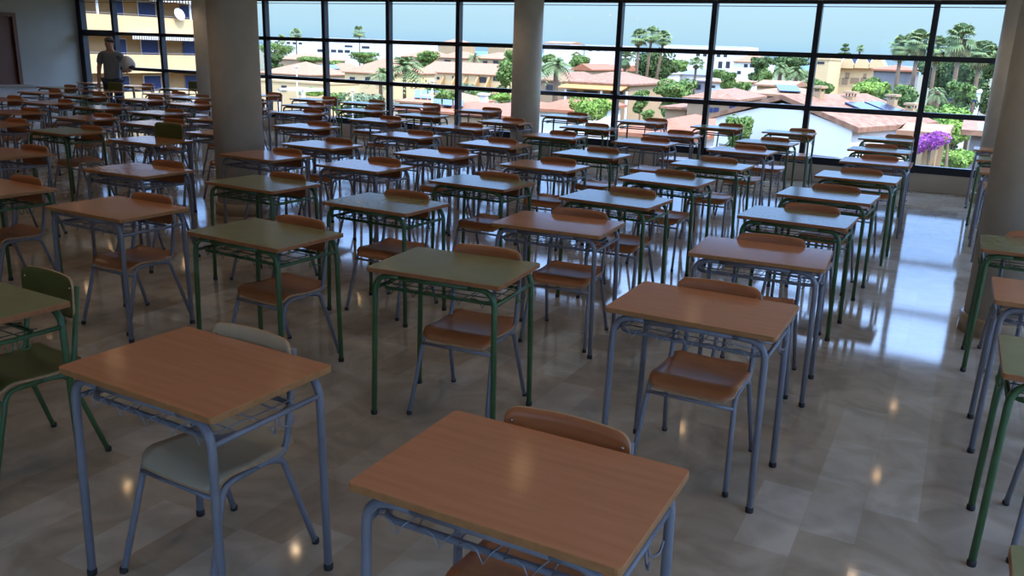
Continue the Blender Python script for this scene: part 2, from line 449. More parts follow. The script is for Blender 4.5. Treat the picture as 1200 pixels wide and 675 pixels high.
struct('floor', boxm(XL - .3, XR + .3, YB - .3, WY + .25, -0.3, 0), floor_material())
struct('ceiling', boxm(XL - .3, XR + .3, YB - .3, WY + 1.0, CZ, CZ + 0.35), CEIL)  # slab runs past the glass as an added overhang against sun
bm = new(); box(bm, XL - .3, XR + .3, WY - .03, WY + .22, 0, 0.255); box(bm, XL - .3, XR + .3, WY - .03, WY + .22, 2.63, CZ)
struct('wall_front', bm, PAINT)
DY0, DY1, DZ = 11.02, 12.06, 2.22
bm = new(); box(bm, XL - .25, XL, YB, DY0, 0, CZ); box(bm, XL - .25, XL, DY1, WY - .03, 0, CZ); box(bm, XL - .25, XL, DY0, DY1, DZ, CZ)
struct('wall_left', bm, mat('grey wall paint', (0.34, 0.34, 0.31), 0.85, var=(0.31, 0.31, 0.285), vscale=1.5))
bm = new(); box(bm, XL, -3, YB - .25, YB, 0, CZ); box(bm, -3, XR, YB - .25, YB, 0, .255); box(bm, -3, XR, YB - .25, YB, 2.63, CZ); box(bm, XR - .4, XR, YB - .25, YB, .255, 2.63)
struct('wall_back', bm, PAINT)
bm = new(); box(bm, XR, XR + .25, YB, WY, 0, 0.255); box(bm, XR, XR + .25, YB, WY, 2.63, CZ)
for y0, y1 in ((YB, YB + .3), (4.3, 4.7), (WY - .5, WY)): box(bm, XR, XR + .25, y0, y1, .255, 2.63)
struct('wall_right', bm, PAINT)


def glass():
    m = bpy.data.materials.new('window glass'); m.use_nodes = True; nt = m.node_tree; nt.nodes.clear()
    o = nt.nodes.new('ShaderNodeOutputMaterial'); t = nt.nodes.new('ShaderNodeBsdfTransparent'); t.inputs[0].default_value = (0.95, 0.975, 0.985, 1)
    g = nt.nodes.new('ShaderNodeBsdfGlossy'); g.inputs['Roughness'].default_value = 0.0; g.inputs[0].default_value = (1, 1, 1, 1)
    fr = nt.nodes.new('ShaderNodeFresnel'); ge = nt.nodes.new('ShaderNodeNewGeometry'); mr = nt.nodes.new('ShaderNodeMapRange')
    mr.inputs['To Min'].default_value = 1.3; mr.inputs['To Max'].default_value = 1 / 1.3      # same weak mirror on both faces of the thin pane
    nt.links.new(ge.outputs['Backfacing'], mr.inputs['Value']); nt.links.new(mr.outputs[0], fr.inputs[0])
    mx = nt.nodes.new('ShaderNodeMixShader')
    nt.links.new(fr.outputs[0], mx.inputs[0]); nt.links.new(t.outputs[0], mx.inputs[1]); nt.links.new(g.outputs[0], mx.inputs[2]); nt.links.new(mx.outputs[0], o.inputs[0])
    return m


GLASS = glass()


def empty_struct(name):
    o = bpy.data.objects.new(name, None); C.objects.link(o); o['kind'] = 'structure'; return o


# the long window wall
win = empty_struct('window_1')
SP = 1.5573; X12 = -12.1696 - 7.119 + 12 * SP
mx_ = [X12 + SP * (k - 12) for k in range(1, 17)]
mx_ = [x for x in mx_ if x < XR - .2]
for x in mx_: obj('mullion', boxm(x - .04, x + .04, WY - .05, WY + .07, .25, 2.63), ALU, win)
edges = [XL] + mx_ + [XR]
for k, (a, b) in enumerate(zip(edges, edges[1:])):
    for z, h in ((0.31, .055), (1.084, .036), (1.858, .036), (2.612, .025)):
        if k == 0 and z > 1.8 and z < 2: h = .07
        l = a + (.04 if k else .0); r = b - .04
        if k == 0 and 1 < z < 1.2: continue
        obj('rail', boxm(l, r, WY - .035, WY + .055, z - h, z + h), ALU, win)
    z = [0.34, 1.084, 1.858, 2.60]
    for z0, z1 in zip(z, z[1:]):
        obj('pane', boxm(a + .02, b - .02, WY + .005, WY + .011, z0, z1), GLASS, win)
    obj('blind_bar', boxm(a + .04, b - .04, WY + .03, WY + .04, 2.545, 2.556), ALU, win)
obj('jamb', boxm(XL, XL + .16, WY - .06, WY + .08, .25, 2.63), ALU, win)
# window along the right side of the hall
win2 = empty_struct('window_2')
for y0, y1 in ((YB + .3, 4.3), (4.7, WY - .5)):
    n = 5; w = (y1 - y0) / n
    for k in range(n + 1): obj('mullion', boxm(XR + .06, XR + .16, y0 + k * w - .04, y0 + k * w + .04, .255, 2.63), ALU, win2)
    for z in (.31, 1.084, 1.858, 2.60): obj('rail', boxm(XR + .07, XR + .15, y0, y1, z - .035, z + .035), ALU, win2)
    obj('pane', boxm(XR + .10, XR + .106, y0, y1, .3, 2.6), GLASS, win2)

added_win = empty_struct('added_window')  # unseen window behind the camera, added for more daylight
for k in range(7): x = -3 + k * (XR + 2.6) / 6; obj('mullion', boxm(x - .04, x + .04, YB - .17, YB - .07, .255, 2.63), ALU, added_win)
for z in (.31, 1.084, 1.858, 2.60): obj('rail', boxm(-3, XR - .4, YB - .16, YB - .08, z - .035, z + .035), ALU, added_win)
obj('pane', boxm(-3, XR - .4, YB - .125, YB - .119, .3, 2.6), GLASS, added_win)

# round pillars
for k, (x, y, lab) in enumerate(((-6.74, 6.56, 'round cream pillar standing among the desks, left of centre'),
                                 (0.44, 6.50, 'round cream pillar at the right edge, nearest the camera'),
                                 (-6.757, 13.2, 'slimmer-looking round cream pillar before the window in the middle'),
                                 (0.468, 13.2, 'far round pillar at the window, half behind the right-hand pillar'),
                                 (-14.33, 13.2, 'far round pillar at the window, behind the left pillar'))):
    t = thing('pillar', lab, 'pillar', (x, y, 0), 0, 'round pillars of the hall')
    bm = new(); lathe(bm, [(0.25, 0.12), (0.25, CZ)], 40); obj('shaft', bm, COLM, t)
    bm = new(); lathe(bm, [(0.275, 0.0), (0.275, 0.115), (0.265, 0.125), (0.25, 0.125)], 40); obj('base_ring', bm, BASEM, t)

# brown door in the left wall
dr = empty_struct('door_1')
WOOD_D = mat('dark brown door wood', (0.13, 0.045, 0.02), 0.45, var=(0.10, 0.034, 0.015), vscale=3, stretch=(8, 8, 1))
obj('leaf', boxm(XL - .10, XL - .05, DY0 + .08, DY1 - .08, 0.01, DZ - .08), WOOD_D, dr)
bm = new(); box(bm, XL - .2, XL + .02, DY0, DY0 + .08, 0, DZ); box(bm, XL - .2, XL + .02, DY1 - .08, DY1, 0, DZ); box(bm, XL - .2, XL + .02, DY0 + .08, DY1 - .08, DZ - .08, DZ)
obj('door_frame', bm, WOOD_D, dr)
bm = new(); tube(bm, fillet([(XL - .05, DY0 + .16, 1.02), (XL + .0, DY0 + .16, 1.02), (XL + .0, DY0 + .28, 1.02)], .015, 3), .01, 8); obj('door_handle', bm, RIVET, dr)

# white parapet-like counter by the left wall
WHITE_L = mat('white laminate', (0.55, 0.57, 0.60), 0.5)
t = thing('counter', 'low white counter in front of the brown door at far left', 'counter', (-17.75, 10.35, 0))
obj('body', boxm(-.26, .26, -1.05, 1.05, 0.0, 0.70), WHITE_L, t)
obj('worktop', boxm(-.29, .29, -1.08, 1.08, 0.70, 0.735), mat('grey worktop', (0.30, 0.29, 0.26), .4), t)
t = thing('paper_box', 'small white box standing on the counter before the brown door', 'box', (-17.85, 9.75, 0.735))
obj('carton', boxm(-.11, .11, -.16, .16, 0, .30), WHITE_L, t); obj('lid', boxm(-.12, .12, -.17, .17, .30, .345), WHITE_L, t)

# ceiling downlights
LAMP = bpy.data.materials.new('warm lamp glow'); LAMP.use_nodes = True
nt = LAMP.node_tree; nt.nodes.clear(); em = nt.nodes.new('ShaderNodeEmission'); ou = nt.nodes.new('ShaderNodeOutputMaterial')
em.inputs[0].default_value = (1.0, 0.62, 0.30, 1); em.inputs[1].default_value = 17; nt.links.new(em.outputs[0], ou.inputs[0])
RINGM = mat('white lamp ring', (0.7, 0.7, 0.7), .4)
LAMPS = []
bm = new(); lathe(bm, [(.0365, -.004), (.040, -.010), (.072, -.010), (.075, 0.0)], 20, cap=False); ring_me = obj('ring', bm, RINGM)
bm = new(); lathe(bm, [(.036, -.009), (.036, -.001)], 20); lens_me = obj('lens', bm, LAMP)
ld = bpy.data.lights.new('downlight', 'SPOT'); ld.energy = 10.5; ld.color = (1.0, 0.76, 0.53); ld.spot_size = math.radians(120); ld.spot_blend = 0.6; ld.shadow_soft_size = 0.03
first = True
for i in range(-1, 8):
    for j in range(6):
        x = -0.28 - 2.364 * i; y = 12.3 - 2.33 * j
        if x > XR - .3 or x < XL + .3 or y < YB + .3: continue
        t = thing('downlight', f'small round ceiling downlight, {ORD[j + 1]} from the window, {ORD[i + 2]} from the right wall', 'lamp', (x, y, CZ), 0, 'ceiling downlights')
        a = ring_me if first else ring_me.copy(); b = lens_me if first else lens_me.copy()
        if not first: C.objects.link(a); C.objects.link(b)
        a.parent = t; b.parent = t; first = False
        l = bpy.data.objects.new('bulb', ld); C.objects.link(l); l.location = (0, 0, -0.02); l.parent = t

# ------------------------------------------------------------------ outside
GZ = -6.5
HAZE = {}
def omat(name, col, var=None, vs=1.0, rough=0.85, k=(.50, .395, .31), **kw):
    if 'leaves' in name or 'fronds' in name or 'flowers' in name: k = (.95, .86, .72)
    f = lambda c: tuple(a * b for a, b in zip(c, k)) if c else None
    if 'white' in name: k = (.84, .75, .66)
    return mat(name, f(col), rough, var=f(var), vscale=vs, spec=0.2, **kw)
O_GROUND = omat('dry earth and streets', (0.30, 0.27, 0.20), (0.20, 0.25, 0.12), 0.06)
O_WHITE = omat('white render', (0.78, 0.78, 0.78), (0.72, 0.72, 0.73), .5)
O_CREAM = omat('cream render', (0.76, 0.62, 0.42), (0.70, 0.57, 0.38), .5)
O_OCHRE = omat('ochre render', (0.74, 0.53, 0.27), (0.68, 0.49, 0.25), .5)
O_YEL = omat('warm yellow render', (1.15, 0.98, 0.62), (1.08, 0.92, 0.58), .5)
O_GREY = omat('blue grey render and shade', (0.42, 0.46, 0.54), (0.38, 0.42, 0.50), .5)  # shade tone on the apartment end and one front, own colour elsewhere
O_LILAC = omat('pale lilac render and shade', (0.62, 0.65, 0.80), (0.58, 0.61, 0.75), .5)  # shade tone on the long white house, own colour on the small villa
O_TAN = omat('tan render', (0.62, 0.50, 0.36), (0.56, 0.45, 0.32), .5)
O_BLUE = omat('blue shutter', (0.055, 0.10, 0.33), None, rough=.5)
O_DARK = omat('dark window', (0.07, 0.085, 0.12), None, rough=.3)
O_ROOF = omat('salmon roof tiles', (0.66, 0.42, 0.29), (0.56, 0.33, 0.22), 2.2, bump=.3)
O_ROOF2 = omat('terracotta roof tiles', (0.66, 0.30, 0.19), (0.55, 0.24, 0.15), 2.6, bump=.3)
O_ROOF3 = omat('weathered roof tiles', (0.62, 0.40, 0.28), (0.36, 0.20, 0.15), 3.5, bump=.3)
O_SOLAR = omat('solar panel', (0.05, 0.085, 0.20), (0.04, 0.065, 0.16), 1, rough=.25)
O_AWN = omat('orange awning', (0.72, 0.42, 0.16), None)
O_LEAF = [omat('dark green leaves', (0.045, 0.085, 0.03), (0.10, 0.15, 0.055), 1.2), omat('mid green leaves', (0.08, 0.15, 0.04), (0.17, 0.25, 0.075), 1.2),
          omat('bright green leaves', (0.13, 0.24, 0.045), (0.24, 0.36, 0.08), 1.2), omat('greyish green leaves', (0.13, 0.18, 0.11), (0.22, 0.28, 0.18), 1.2)]
O_PALM = omat('palm fronds', (0.11, 0.18, 0.07), (0.26, 0.33, 0.16), 1.0)
O_SKIRT = omat('dry palm fronds', (0.26, 0.25, 0.12), (0.19, 0.19, 0.085), 2)
O_TRUNK = omat('palm trunk bark', (0.22, 0.17, 0.12), (0.30, 0.24, 0.18), 3)
O_PURPLE = omat('purple bougainvillea flowers', (0.20, 0.04, 0.27), (0.33, 0.09, 0.40), 3)

bm = new()
box(bm, -1500, 1500, WY + .6, 900, GZ - 1, GZ)
struct('ground', bm, O_GROUND)
bm = new(); box(bm, -9000, 9000, 900, 15000, GZ - 14, GZ - 8)
struct('sea', bm, omat('sea water', (0.06, 0.20, 0.42), None, rough=.3))


def prism_roof(bm, x0, x1, y0, y1, z0, zr, kind, ov=.35, th=.18):
    x0 -= ov; x1 += ov; y0 -= ov; y1 += ov
    bs = [(x0, y0), (x1, y0), (x1, y1), (x0, y1)]
    lo = [bm.verts.new((*p, z0 - th * .3)) for p in bs]; up = [bm.verts.new((*p, z0 + th * .7)) for p in bs]
    for i in range(4): bm.faces.new((lo[i], lo[(i + 1) % 4], up[(i + 1) % 4], up[i]))
    bm.faces.new(lo[::-1])
    w, d = x1 - x0, y1 - y0
    if kind == 'hip':
        if w >= d: r = [((x0 + d / 2), (y0 + y1) / 2), ((x1 - d / 2), (y0 + y1) / 2)]
        else: r = [((x0 + x1) / 2, y0 + w / 2), ((x0 + x1) / 2, y1 - w / 2)]
    elif kind == 'gable_x': r = [(x0, (y0 + y1) / 2), (x1, (y0 + y1) / 2)]
    else: r = [((x0 + x1) / 2, y0), ((x0 + x1) / 2, y1)]
    a, b = [bm.verts.new((*p, zr)) for p in r]
    if kind == 'gable_x' or (kind == 'hip' and w >= d):
        bm.faces.new((up[0], up[1], b, a)); bm.faces.new((up[2], up[3], a, b)); bm.faces.new((up[3], up[0], a)); bm.faces.new((up[1], up[2], b))
    else:
        bm.faces.new((up[1], up[2], b, a)); bm.faces.new((up[3], up[0], a, b)); bm.faces.new((up[0], up[1], a)); bm.faces.new((up[2], up[3], b))


def house(name, label, cat, px0, px1, pye, Y, D, wall, roofkind='hip', pyr=None, roofm=None, wins=(), wm=None, group=None, z0=GZ, frames=True):
    """front wall between two pixel columns at depth Y, eave at a pixel row, ridge at another"""
    pm = (px0 + px1) / 2
    a = at(px0, pye, Y); b = at(px1, pye, Y); x0, x1 = a.x, b.x; ze = at(pm, pye, Y).z
    t = thing(name, label, cat, ((x0 + x1) / 2, Y, z0), 0, group); ox, oy, oz = t.location
    obj('walls', boxm(x0 - ox, x1 - ox, 0, D, 0, ze - oz), wall, t)
    if roofkind == 'flat':
        bm = new(); e = .25
        box(bm, x0 - ox - .1, x1 - ox + .1, -.1, D + .1, ze - oz, ze - oz + .25); obj('roof', bm, roofm or wall, t)
    else:
        zr = at(pm, pyr, Y + D / 2).z
        bm = new(); prism_roof(bm, x0 - ox, x1 - ox, 0, D, ze - oz, zr - oz, roofkind); obj('roof', bm, roofm or O_ROOF, t)
    for (u0, v0, u1, v1) in wins:
        p = at(u0, v0, Y); q = at(u1, v1, Y)
        w = obj('window', boxm(p.x - ox, q.x - ox, -.06, .05, q.z - oz, p.z - oz), wm or O_DARK, t)
    t['_Y'] = Y
    return t, (x0 - ox, x1 - ox, ze - oz)


def panel(t, name, pts, m, th=.08):
    """a thin slab on four world corners, child of t"""
    o = Vector(t.location); P = [Vector(p) - o for p in pts]
    nrm = (P[1] - P[0]).cross(P[3] - P[0]).normalized()
    if nrm.z < 0: nrm = -nrm
    bm = new(); A = [bm.verts.new(p) for p in P]; B = [bm.verts.new(p + nrm * th) for p in P]
    bm.faces.new(A[::-1]); bm.faces.new(B)
    for i in range(4): bm.faces.new((A[i], A[(i + 1) % 4], B[(i + 1) % 4], B[i]))
    bmesh.ops.recalc_face_normals(bm, faces=bm.faces)
    return obj(name, bm, m, t)


def leaf_blob(bm, c, r, n, size, rg):
    for _ in range(n):
        while True:
            v = Vector((rg.uniform(-1, 1), rg.uniform(-1, 1), rg.uniform(-1, 1)))
            if .02 < v.length < 1: break
        v = v.normalized() * (0.35 + 0.65 * v.length ** .5)
        p = Vector((c[0] + v.x * r[0], c[1] + v.y * r[1], c[2] + v.z * r[2]))
        a = Vector((rg.gauss(0, 1), rg.gauss(0, 1), rg.gauss(0, 1))).normalized()
        nn = (v + a * .7).normalized(); u = nn.orthogonal().normalized(); w = nn.cross(u)
        th = rg.uniform(0, PI); u, w = u * math.cos(th) + w * math.sin(th), w * math.cos(th) - u * math.sin(th)
        s = size * rg.uniform(.45, 1.05)
        vs = [bm.verts.new(p + u * s), bm.verts.new(p + w * s * .55 + nn * s * .12), bm.verts.new(p - u * s), bm.verts.new(p - w * s * .55 + nn * s * .12)]
        bm.faces.new(vs)


def tree(name, label, cat, px0, px1, py0, py1, Y, lm, n=900, leaf=.3, depth=None, trunk=True, group=None, blobs=8):
    """crown fills a pixel box at depth Y; trunk goes to the ground"""
    rg = random.Random(label)
    a = at(px0, py0, Y); b = at(px1, py1, Y)
    cx = (a.x + b.x) / 2; w = (b.x - a.x) / 2; z1 = at((px0 + px1) / 2, py0, Y).z; z0 = at((px0 + px1) / 2, py1, Y).z
    h = (z1 - z0) / 2; cz = (z0 + z1) / 2; d = depth or w
    t = thing(name, label, cat, (cx, Y, GZ), 0, group)
    bm = new()
    core = (w * .72, d * .72, h * .78)
    n = int(n * 1.8); leaf *= .72
    leaf_blob(bm, (0, 0, cz - GZ - h * .1), core, n // 2, leaf, rg)
    if trunk and cat == 'tree':
        for k in range(4):
            leaf_blob(bm, (rg.uniform(-.5, .5) * w, rg.uniform(-.3, .3) * d, (cz - GZ) - h * (1.0 + .35 * k)), (w * .55, d * .5, h * .6), n // 8, leaf, rg)
    for k in range(blobs):
        ang = 2 * PI * k / blobs + rg.uniform(0, .8)
        f = rg.uniform(.26, .52)
        c = (math.cos(ang) * w * (1 - f), math.sin(ang) * d * (1 - f), cz - GZ + rg.uniform(-.4, .62) * h)
        leaf_blob(bm, c, (w * f, d * f, h * f), n // (2 * blobs), leaf, rg)
    obj('crown', bm, O_LEAF[lm], t)
    if trunk:
        bm = new(); top = Vector((0, 0, cz - GZ))
        tube(bm, [(0, 0, 0), (rg.uniform(-.2, .2), 0, top.z * .5), top], max(.12, w * .07), 8, r1=max(.06, w * .035))
        for k in range(5):
            ang = 2 * PI * k / 5
            tube(bm, [(0, 0, top.z * .7), (math.cos(ang) * w * .55, math.sin(ang) * d * .55, top.z + h * .25)], max(.06, w * .03), 6, r1=.03)
        obj('trunk', bm, O_TRUNK, t)
    return t


def date_palm(label, px, pyc, crown_px, Y, nf=46, group='palms outside the window', lean=0):
    """feathery crown centred on a pixel; crown_px is the half width in pixels"""
    rg = random.Random(label)
    c = at(px, pyc, Y); R = crown_px * (at(px + 1, pyc, Y).x - at(px, pyc, Y).x) * 1.15
    t = thing('date_palm', label, 'palm tree', (c.x, Y, GZ), 0, group)
    hz = c.z - GZ
    bm = new()
    for k in range(nf):
        az = rg.uniform(0, 2 * PI); el = math.radians(rg.uniform(-25, 85)); L = R * rg.uniform(.85, 1.1)
        dh = Vector((math.cos(az), math.sin(az), 0)); pts = []
        ns = 11
        for i in range(ns + 1):
            s = i / ns
            x = L * s * math.cos(el) + L * .10 * s * s; z = L * s * math.sin(el) * .9 - L * (.55 + .2 * math.cos(el)) * s * s
            pts.append(Vector((0, 0, hz)) + dh * x + Vector((0, 0, z)))
        side = dh.cross(Vector((0, 0, 1)))
        for i in range(1, ns):
            p = pts[i]; tg = (pts[i + 1] - pts[i - 1]).normalized(); ll = L * .26 * math.sin(PI * min(1, (i / ns) * .85 + .13)) + .05
            up = side.cross(tg).normalized()
            wd = L / ns * .36
            for sg in (-1, 1):
                q = p + (side * sg * .8 + tg * .65 - up * .25).normalized() * ll
                bm.faces.new([bm.verts.new(p - tg * wd), bm.verts.new(p + tg * wd), bm.verts.new(q)])
    obj('crown', bm, O_PALM, t)
    bm = new()
    tube(bm, [(lean, 0, 0), (lean * .4, 0, hz * .5), (0, 0, hz)], .28, 10, r1=.24)
    lathe(bm, [(.24, hz - R * .22), (.42, hz - R * .10), (.30, hz + .1)], 10)
    obj('trunk', bm, O_TRUNK, t)
    return t


def fan_palm(label, px, pyc, crown_px, Y, nf=34, skirt=.6, group='palms outside the window', lean=0):
    rg = random.Random(label)
    c = at(px, pyc, Y); R = crown_px * (at(px + 1, pyc, Y).x - at(px, pyc, Y).x)
    t = thing('fan_palm', label, 'palm tree', (c.x, Y, GZ), 0, group)
    hz = c.z - GZ
    def fans(bm, n, e0, e1, k0, k1):
        for _ in range(n):
            az = rg.uniform(0, 2 * PI); el = math.radians(rg.uniform(e0, e1)); L = R * rg.uniform(k0, k1)
            d = Vector((math.cos(az) * math.cos(el), math.sin(az) * math.cos(el), math.sin(el)))
            p0 = Vector((0, 0, hz)); p1 = p0 + d * L * .5
            side = d.cross(Vector((0, 0, 1))).normalized(); up = side.cross(d)
            bm.faces.new([bm.verts.new(p0 - side * .05), bm.verts.new(p0 + side * .05), bm.verts.new(p1 + side * .03), bm.verts.new(p1 - side * .03)])
            for q in range(-4, 5):
                a = math.radians(q * 17); v = d * math.cos(a) + side * math.sin(a)
                tip = p1 + v * L * .55 - Vector((0, 0, L * .18 + abs(q) * L * .015)); mid = p1 + v * L * .32
                n_ = side * math.cos(a) - d * math.sin(a)
                bm.faces.new([bm.verts.new(p1), bm.verts.new(mid + n_ * L * .055), bm.verts.new(tip), bm.verts.new(mid - n_ * L * .055)])
    bm = new(); fans(bm, int(nf * 1.4), -38, 85, .75, 1.1); obj('crown', bm, O_PALM, t)
    if skirt:
        bm = new(); fans(bm, int(nf * 1.1), -88, -48, .35 * skirt + .3, .6 * skirt + .45); obj('dry_skirt', bm, O_SKIRT, t)
    bm = new(); tube(bm, [(lean, 0, 0), (lean * .3, 0, hz * .55), (0, 0, hz)], .22, 8, r1=.16); obj('trunk', bm, O_TRUNK, t)
    return t


# --- apartment block beyond the left end of the window (its balconies face right)
AX = -59.0
ap = thing('apartment_building', 'yellow apartment block with long balconies and blue shutters', 'building', (AX - 8, 56, GZ))
def apx(x): return x - (AX - 8)
AW = AX - 1.5
obj('wall', boxm(apx(AX - 14), apx(AW), -14.0, 2.5, 0, 13.5), O_OCHRE, ap)  # ochre puts the balcony recess shade into the wall colour
obj('end_wall', boxm(apx(AX - 14), apx(AX + .1), -15.4, -14.0, 0, 13.8), O_GREY, ap)  # shade on this end of the yellow block, put into its colour
for zt in (-5.3, -2.35, 0.52, 3.45, 6.35):
    b = obj('balcony', boxm(apx(AX - .16), apx(AX), -14.0, 2.5, zt - 1.42 - GZ, zt - GZ), O_YEL, ap)
    obj('slab', boxm(apx(AW), apx(AX - .16), -14.0, 2.5, zt - 1.42 - GZ, zt - 1.2 - GZ), O_WHITE, b)
    bm = new(); tube(bm, [(apx(AX - .08), -14, zt + .12 - GZ), (apx(AX - .08), 2.5, zt + .12 - GZ)], .03, 6); obj('handrail', bm, O_GREY, b)
    for y0, y1, dz in ((-13.4, -12.3, 0), (-9.6, -8.7, .5), (-7.2, -5.6, .5), (-3.0, -1.6, 0), (-0.4, 0.9, 0)):
        w = obj('window', boxm(apx(AW), apx(AW + .06), y0 - .08, y1 + .08, zt - 1.2 + dz - GZ, zt + 1.22 - GZ), O_WHITE if dz else O_TAN, ap)
        obj('shutter', boxm(apx(AW + .06), apx(AW + .12), y0, y1, zt - 1.15 + dz - GZ, zt + 1.15 - GZ), O_BLUE, w)
for y0, y1, z in ((-9.5, -1.5, 2.02), (-13.5, -2.5, 4.98)):
    bm = new()
    box(bm, apx(AX - 1.4), apx(AX + .5), y0, y1, z + .1 - GZ, z + .2 - GZ)
    n = 36
    for k in range(n):
        w = (y1 - y0) / n; box(bm, apx(AX + .46), apx(AX + .5), y0 + k * w, y0 + k * w + w * .55, z - .32 - GZ, z + .12 - GZ)
    box(bm, apx(AX + .46), apx(AX + .5), y0, y1, z - .05 - GZ, z + .12 - GZ)
    obj('awning', bm, O_WHITE, ap)
for y in (-12, -3.2): obj('post', boxm(apx(AX - .1), apx(AX), y - .08, y + .08, 3.45 - GZ, 5.1 - GZ), O_WHITE, ap)
bm = new(); lathe(bm, [(0.02, 0), (.3, .06), (.5, .18), (.52, .18), (.3, .03), (.02, -.03)], 16)
bmesh.ops.rotate(bm, verts=bm.verts, matrix=Matrix.Rotation(math.radians(70), 3, 'Y')); bmesh.ops.translate(bm, verts=bm.verts, vec=(apx(AX + .1), -4.6, 3.75 - GZ))
obj('satellite_dish', bm, O_WHITE, ap)

# --- far white buildings near the horizon
house('white_building', 'distant white block with a row of dark windows, left under the thin palm', 'building', 368, 462, 46, 270, 30, O_WHITE, 'flat', wins=[(372 + 8 * k, 57.5 + .25 * k, 378 + 8 * k, 61 + .25 * k) for k in range(5)] + [(404, 53, 413, 55.5), (424, 54, 433, 57)], group='distant white buildings')
house('white_building', 'distant white terrace with dark windows at the left of the skyline', 'building', 318, 366, 47, 300, 20, O_WHITE, 'flat', wins=[(322 + 7 * k, 48.5 + .3 * k, 326 + 7 * k, 51 + .3 * k) for k in range(5)], group='distant white buildings')
house('white_building', 'distant white tower blocks left of the middle window mullion', 'building', 686, 726, 53.5, 420, 25, O_WHITE, 'flat', wins=[(690 + 9 * k, 57, 694 + 9 * k, 60) for k in range(4)], group='distant white buildings')
house('white_building', 'broad distant white hotel right of the tall palms', 'building', 776, 872, 54, 400, 30, O_WHITE, 'flat', wins=[(816 + 8 * k, 63 + .3 * k, 820 + 8 * k, 66 + .3 * k) for k in range(5)] + [(842, 72, 846, 80), (851, 72, 855, 80)], group='distant white buildings')
house('white_building', 'small distant white building with a low gable beside the middle pillar', 'building', 638, 668, 51, 420, 18, O_WHITE, 'gable_x', 48.5, O_ROOF, group='distant white buildings')
house('white_building', 'white villa with salmon roof on the skyline right of centre', 'building', 860, 893, 73, 220, 16, O_WHITE, 'hip', 64, O_ROOF, wins=[(872, 75, 876, 79), (879, 75, 883, 79), (864, 83, 868, 87)], group='distant white buildings')
house('white_building', 'distant cream block on the skyline beside the left of the middle pillar', 'building', 572, 592, 52.5, 330, 14, O_CREAM, 'flat', group='distant white buildings')
house('white_building', 'distant pink-roofed block on the skyline above the big date palm', 'building', 514, 538, 51, 330, 14, O_CREAM, 'hip', 45.5, O_ROOF, group='distant white buildings')

# --- middle distance houses on the left
house('bungalow', 'salmon-roofed house at the left with two solar panels', 'house', 304, 362, 87, 120, 12, O_CREAM, 'hip', 71, O_ROOF, wins=[(312, 92, 318, 100), (330, 92, 336, 100)], group='salmon-roofed houses')
t, _ = house('bungalow', 'salmon-roofed house in the second window bay with dark panels', 'house', 364, 402, 88, 134, 11, O_CREAM, 'hip', 73, O_ROOF, wins=[(372, 91, 380, 96)], group='salmon-roofed houses')
house('bungalow', 'salmon-roofed house with cream walls left of the big date palm', 'house', 404, 458, 86, 115, 13, O_YEL, 'hip', 67, O_ROOF, wins=[(410, 90, 416, 97), (428, 90, 434, 97)], group='salmon-roofed houses')
house('bungalow', 'far salmon-roofed house behind the left-hand row', 'house', 320, 372, 70, 190, 12, O_TAN, 'hip', 62, O_ROOF, group='salmon-roofed houses')
house('bungalow', 'far salmon-roofed house behind the left date palm crown', 'house', 470, 503, 67, 200, 14, O_TAN, 'hip', 58, O_ROOF, group='salmon-roofed houses')
house('bungalow', 'far salmon-roofed house with white window behind the ochre terrace', 'house', 515, 540, 68, 190, 12, O_CREAM, 'hip', 60, O_ROOF, wins=[(521, 70, 528, 74)], group='salmon-roofed houses')
house('bungalow', 'far cream house with salmon roof left of the middle pillar', 'house', 552, 592, 69, 185, 14, O_CREAM, 'hip', 61, O_ROOF, wins=[(566, 71, 571, 77), (578, 71, 584, 75)], group='salmon-roofed houses')
# panels on the left-hand roofs
for h, (u0, u1, v0, v1) in ((t, (372, 394, 78, 83)),):
    a = [at(u0, v0, 137.4), at(u1, v0, 137.4), at(u1 + 4, v1, 135), at(u0 + 5, v1, 135)]
    panel(h, 'solar_panel', [p + Vector((0, 0, .3)) for p in a], O_SOLAR)
t, _ = house('flat_house', 'low cream flat-roofed house below the left salmon roofs', 'house', 305, 384, 97, 80, 6, O_YEL, 'flat', wins=[(330, 100, 336, 107)])
# ochre terraced houses
t, (x0, x1, ze) = house('terraced_houses', 'ochre terraced houses with arched buttresses right of the date palm', 'house', 492, 588, 86.5, 140, 12, O_YEL, 'gable_x', 73, O_ROOF,
          wins=[(498, 90, 507, 97), (512, 90, 515, 93), (530, 89, 533, 92), (545, 89, 548, 93), (562, 90, 570, 97), (578, 90, 584, 95)])
for k in range(6):
    u = 506 + 13.5 * k
    p = at(u, 86, 140); q = at(u, 104, 140); o = t.location
    bm = new(); xs = p.x - o.x
    vs = [(xs, 0, p.z - o.z - .3), (xs, 0, q.z - o.z), (xs, -2.2, q.z - o.z), (xs, -1.0, (p.z + q.z) / 2 - o.z)]
    A = [bm.verts.new(Vector(v)) for v in vs]; B = [bm.verts.new(Vector(v) + Vector((.35, 0, 0))) for v in vs]
    bm.faces.new(A[::-1]); bm.faces.new(B)
    for i in range(4): bm.faces.new((A[i], A[(i + 1) % 4], B[(i + 1) % 4], B[i]))
    bmesh.ops.recalc_face_normals(bm, faces=bm.faces); obj('buttress', bm, O_OCHRE, t)
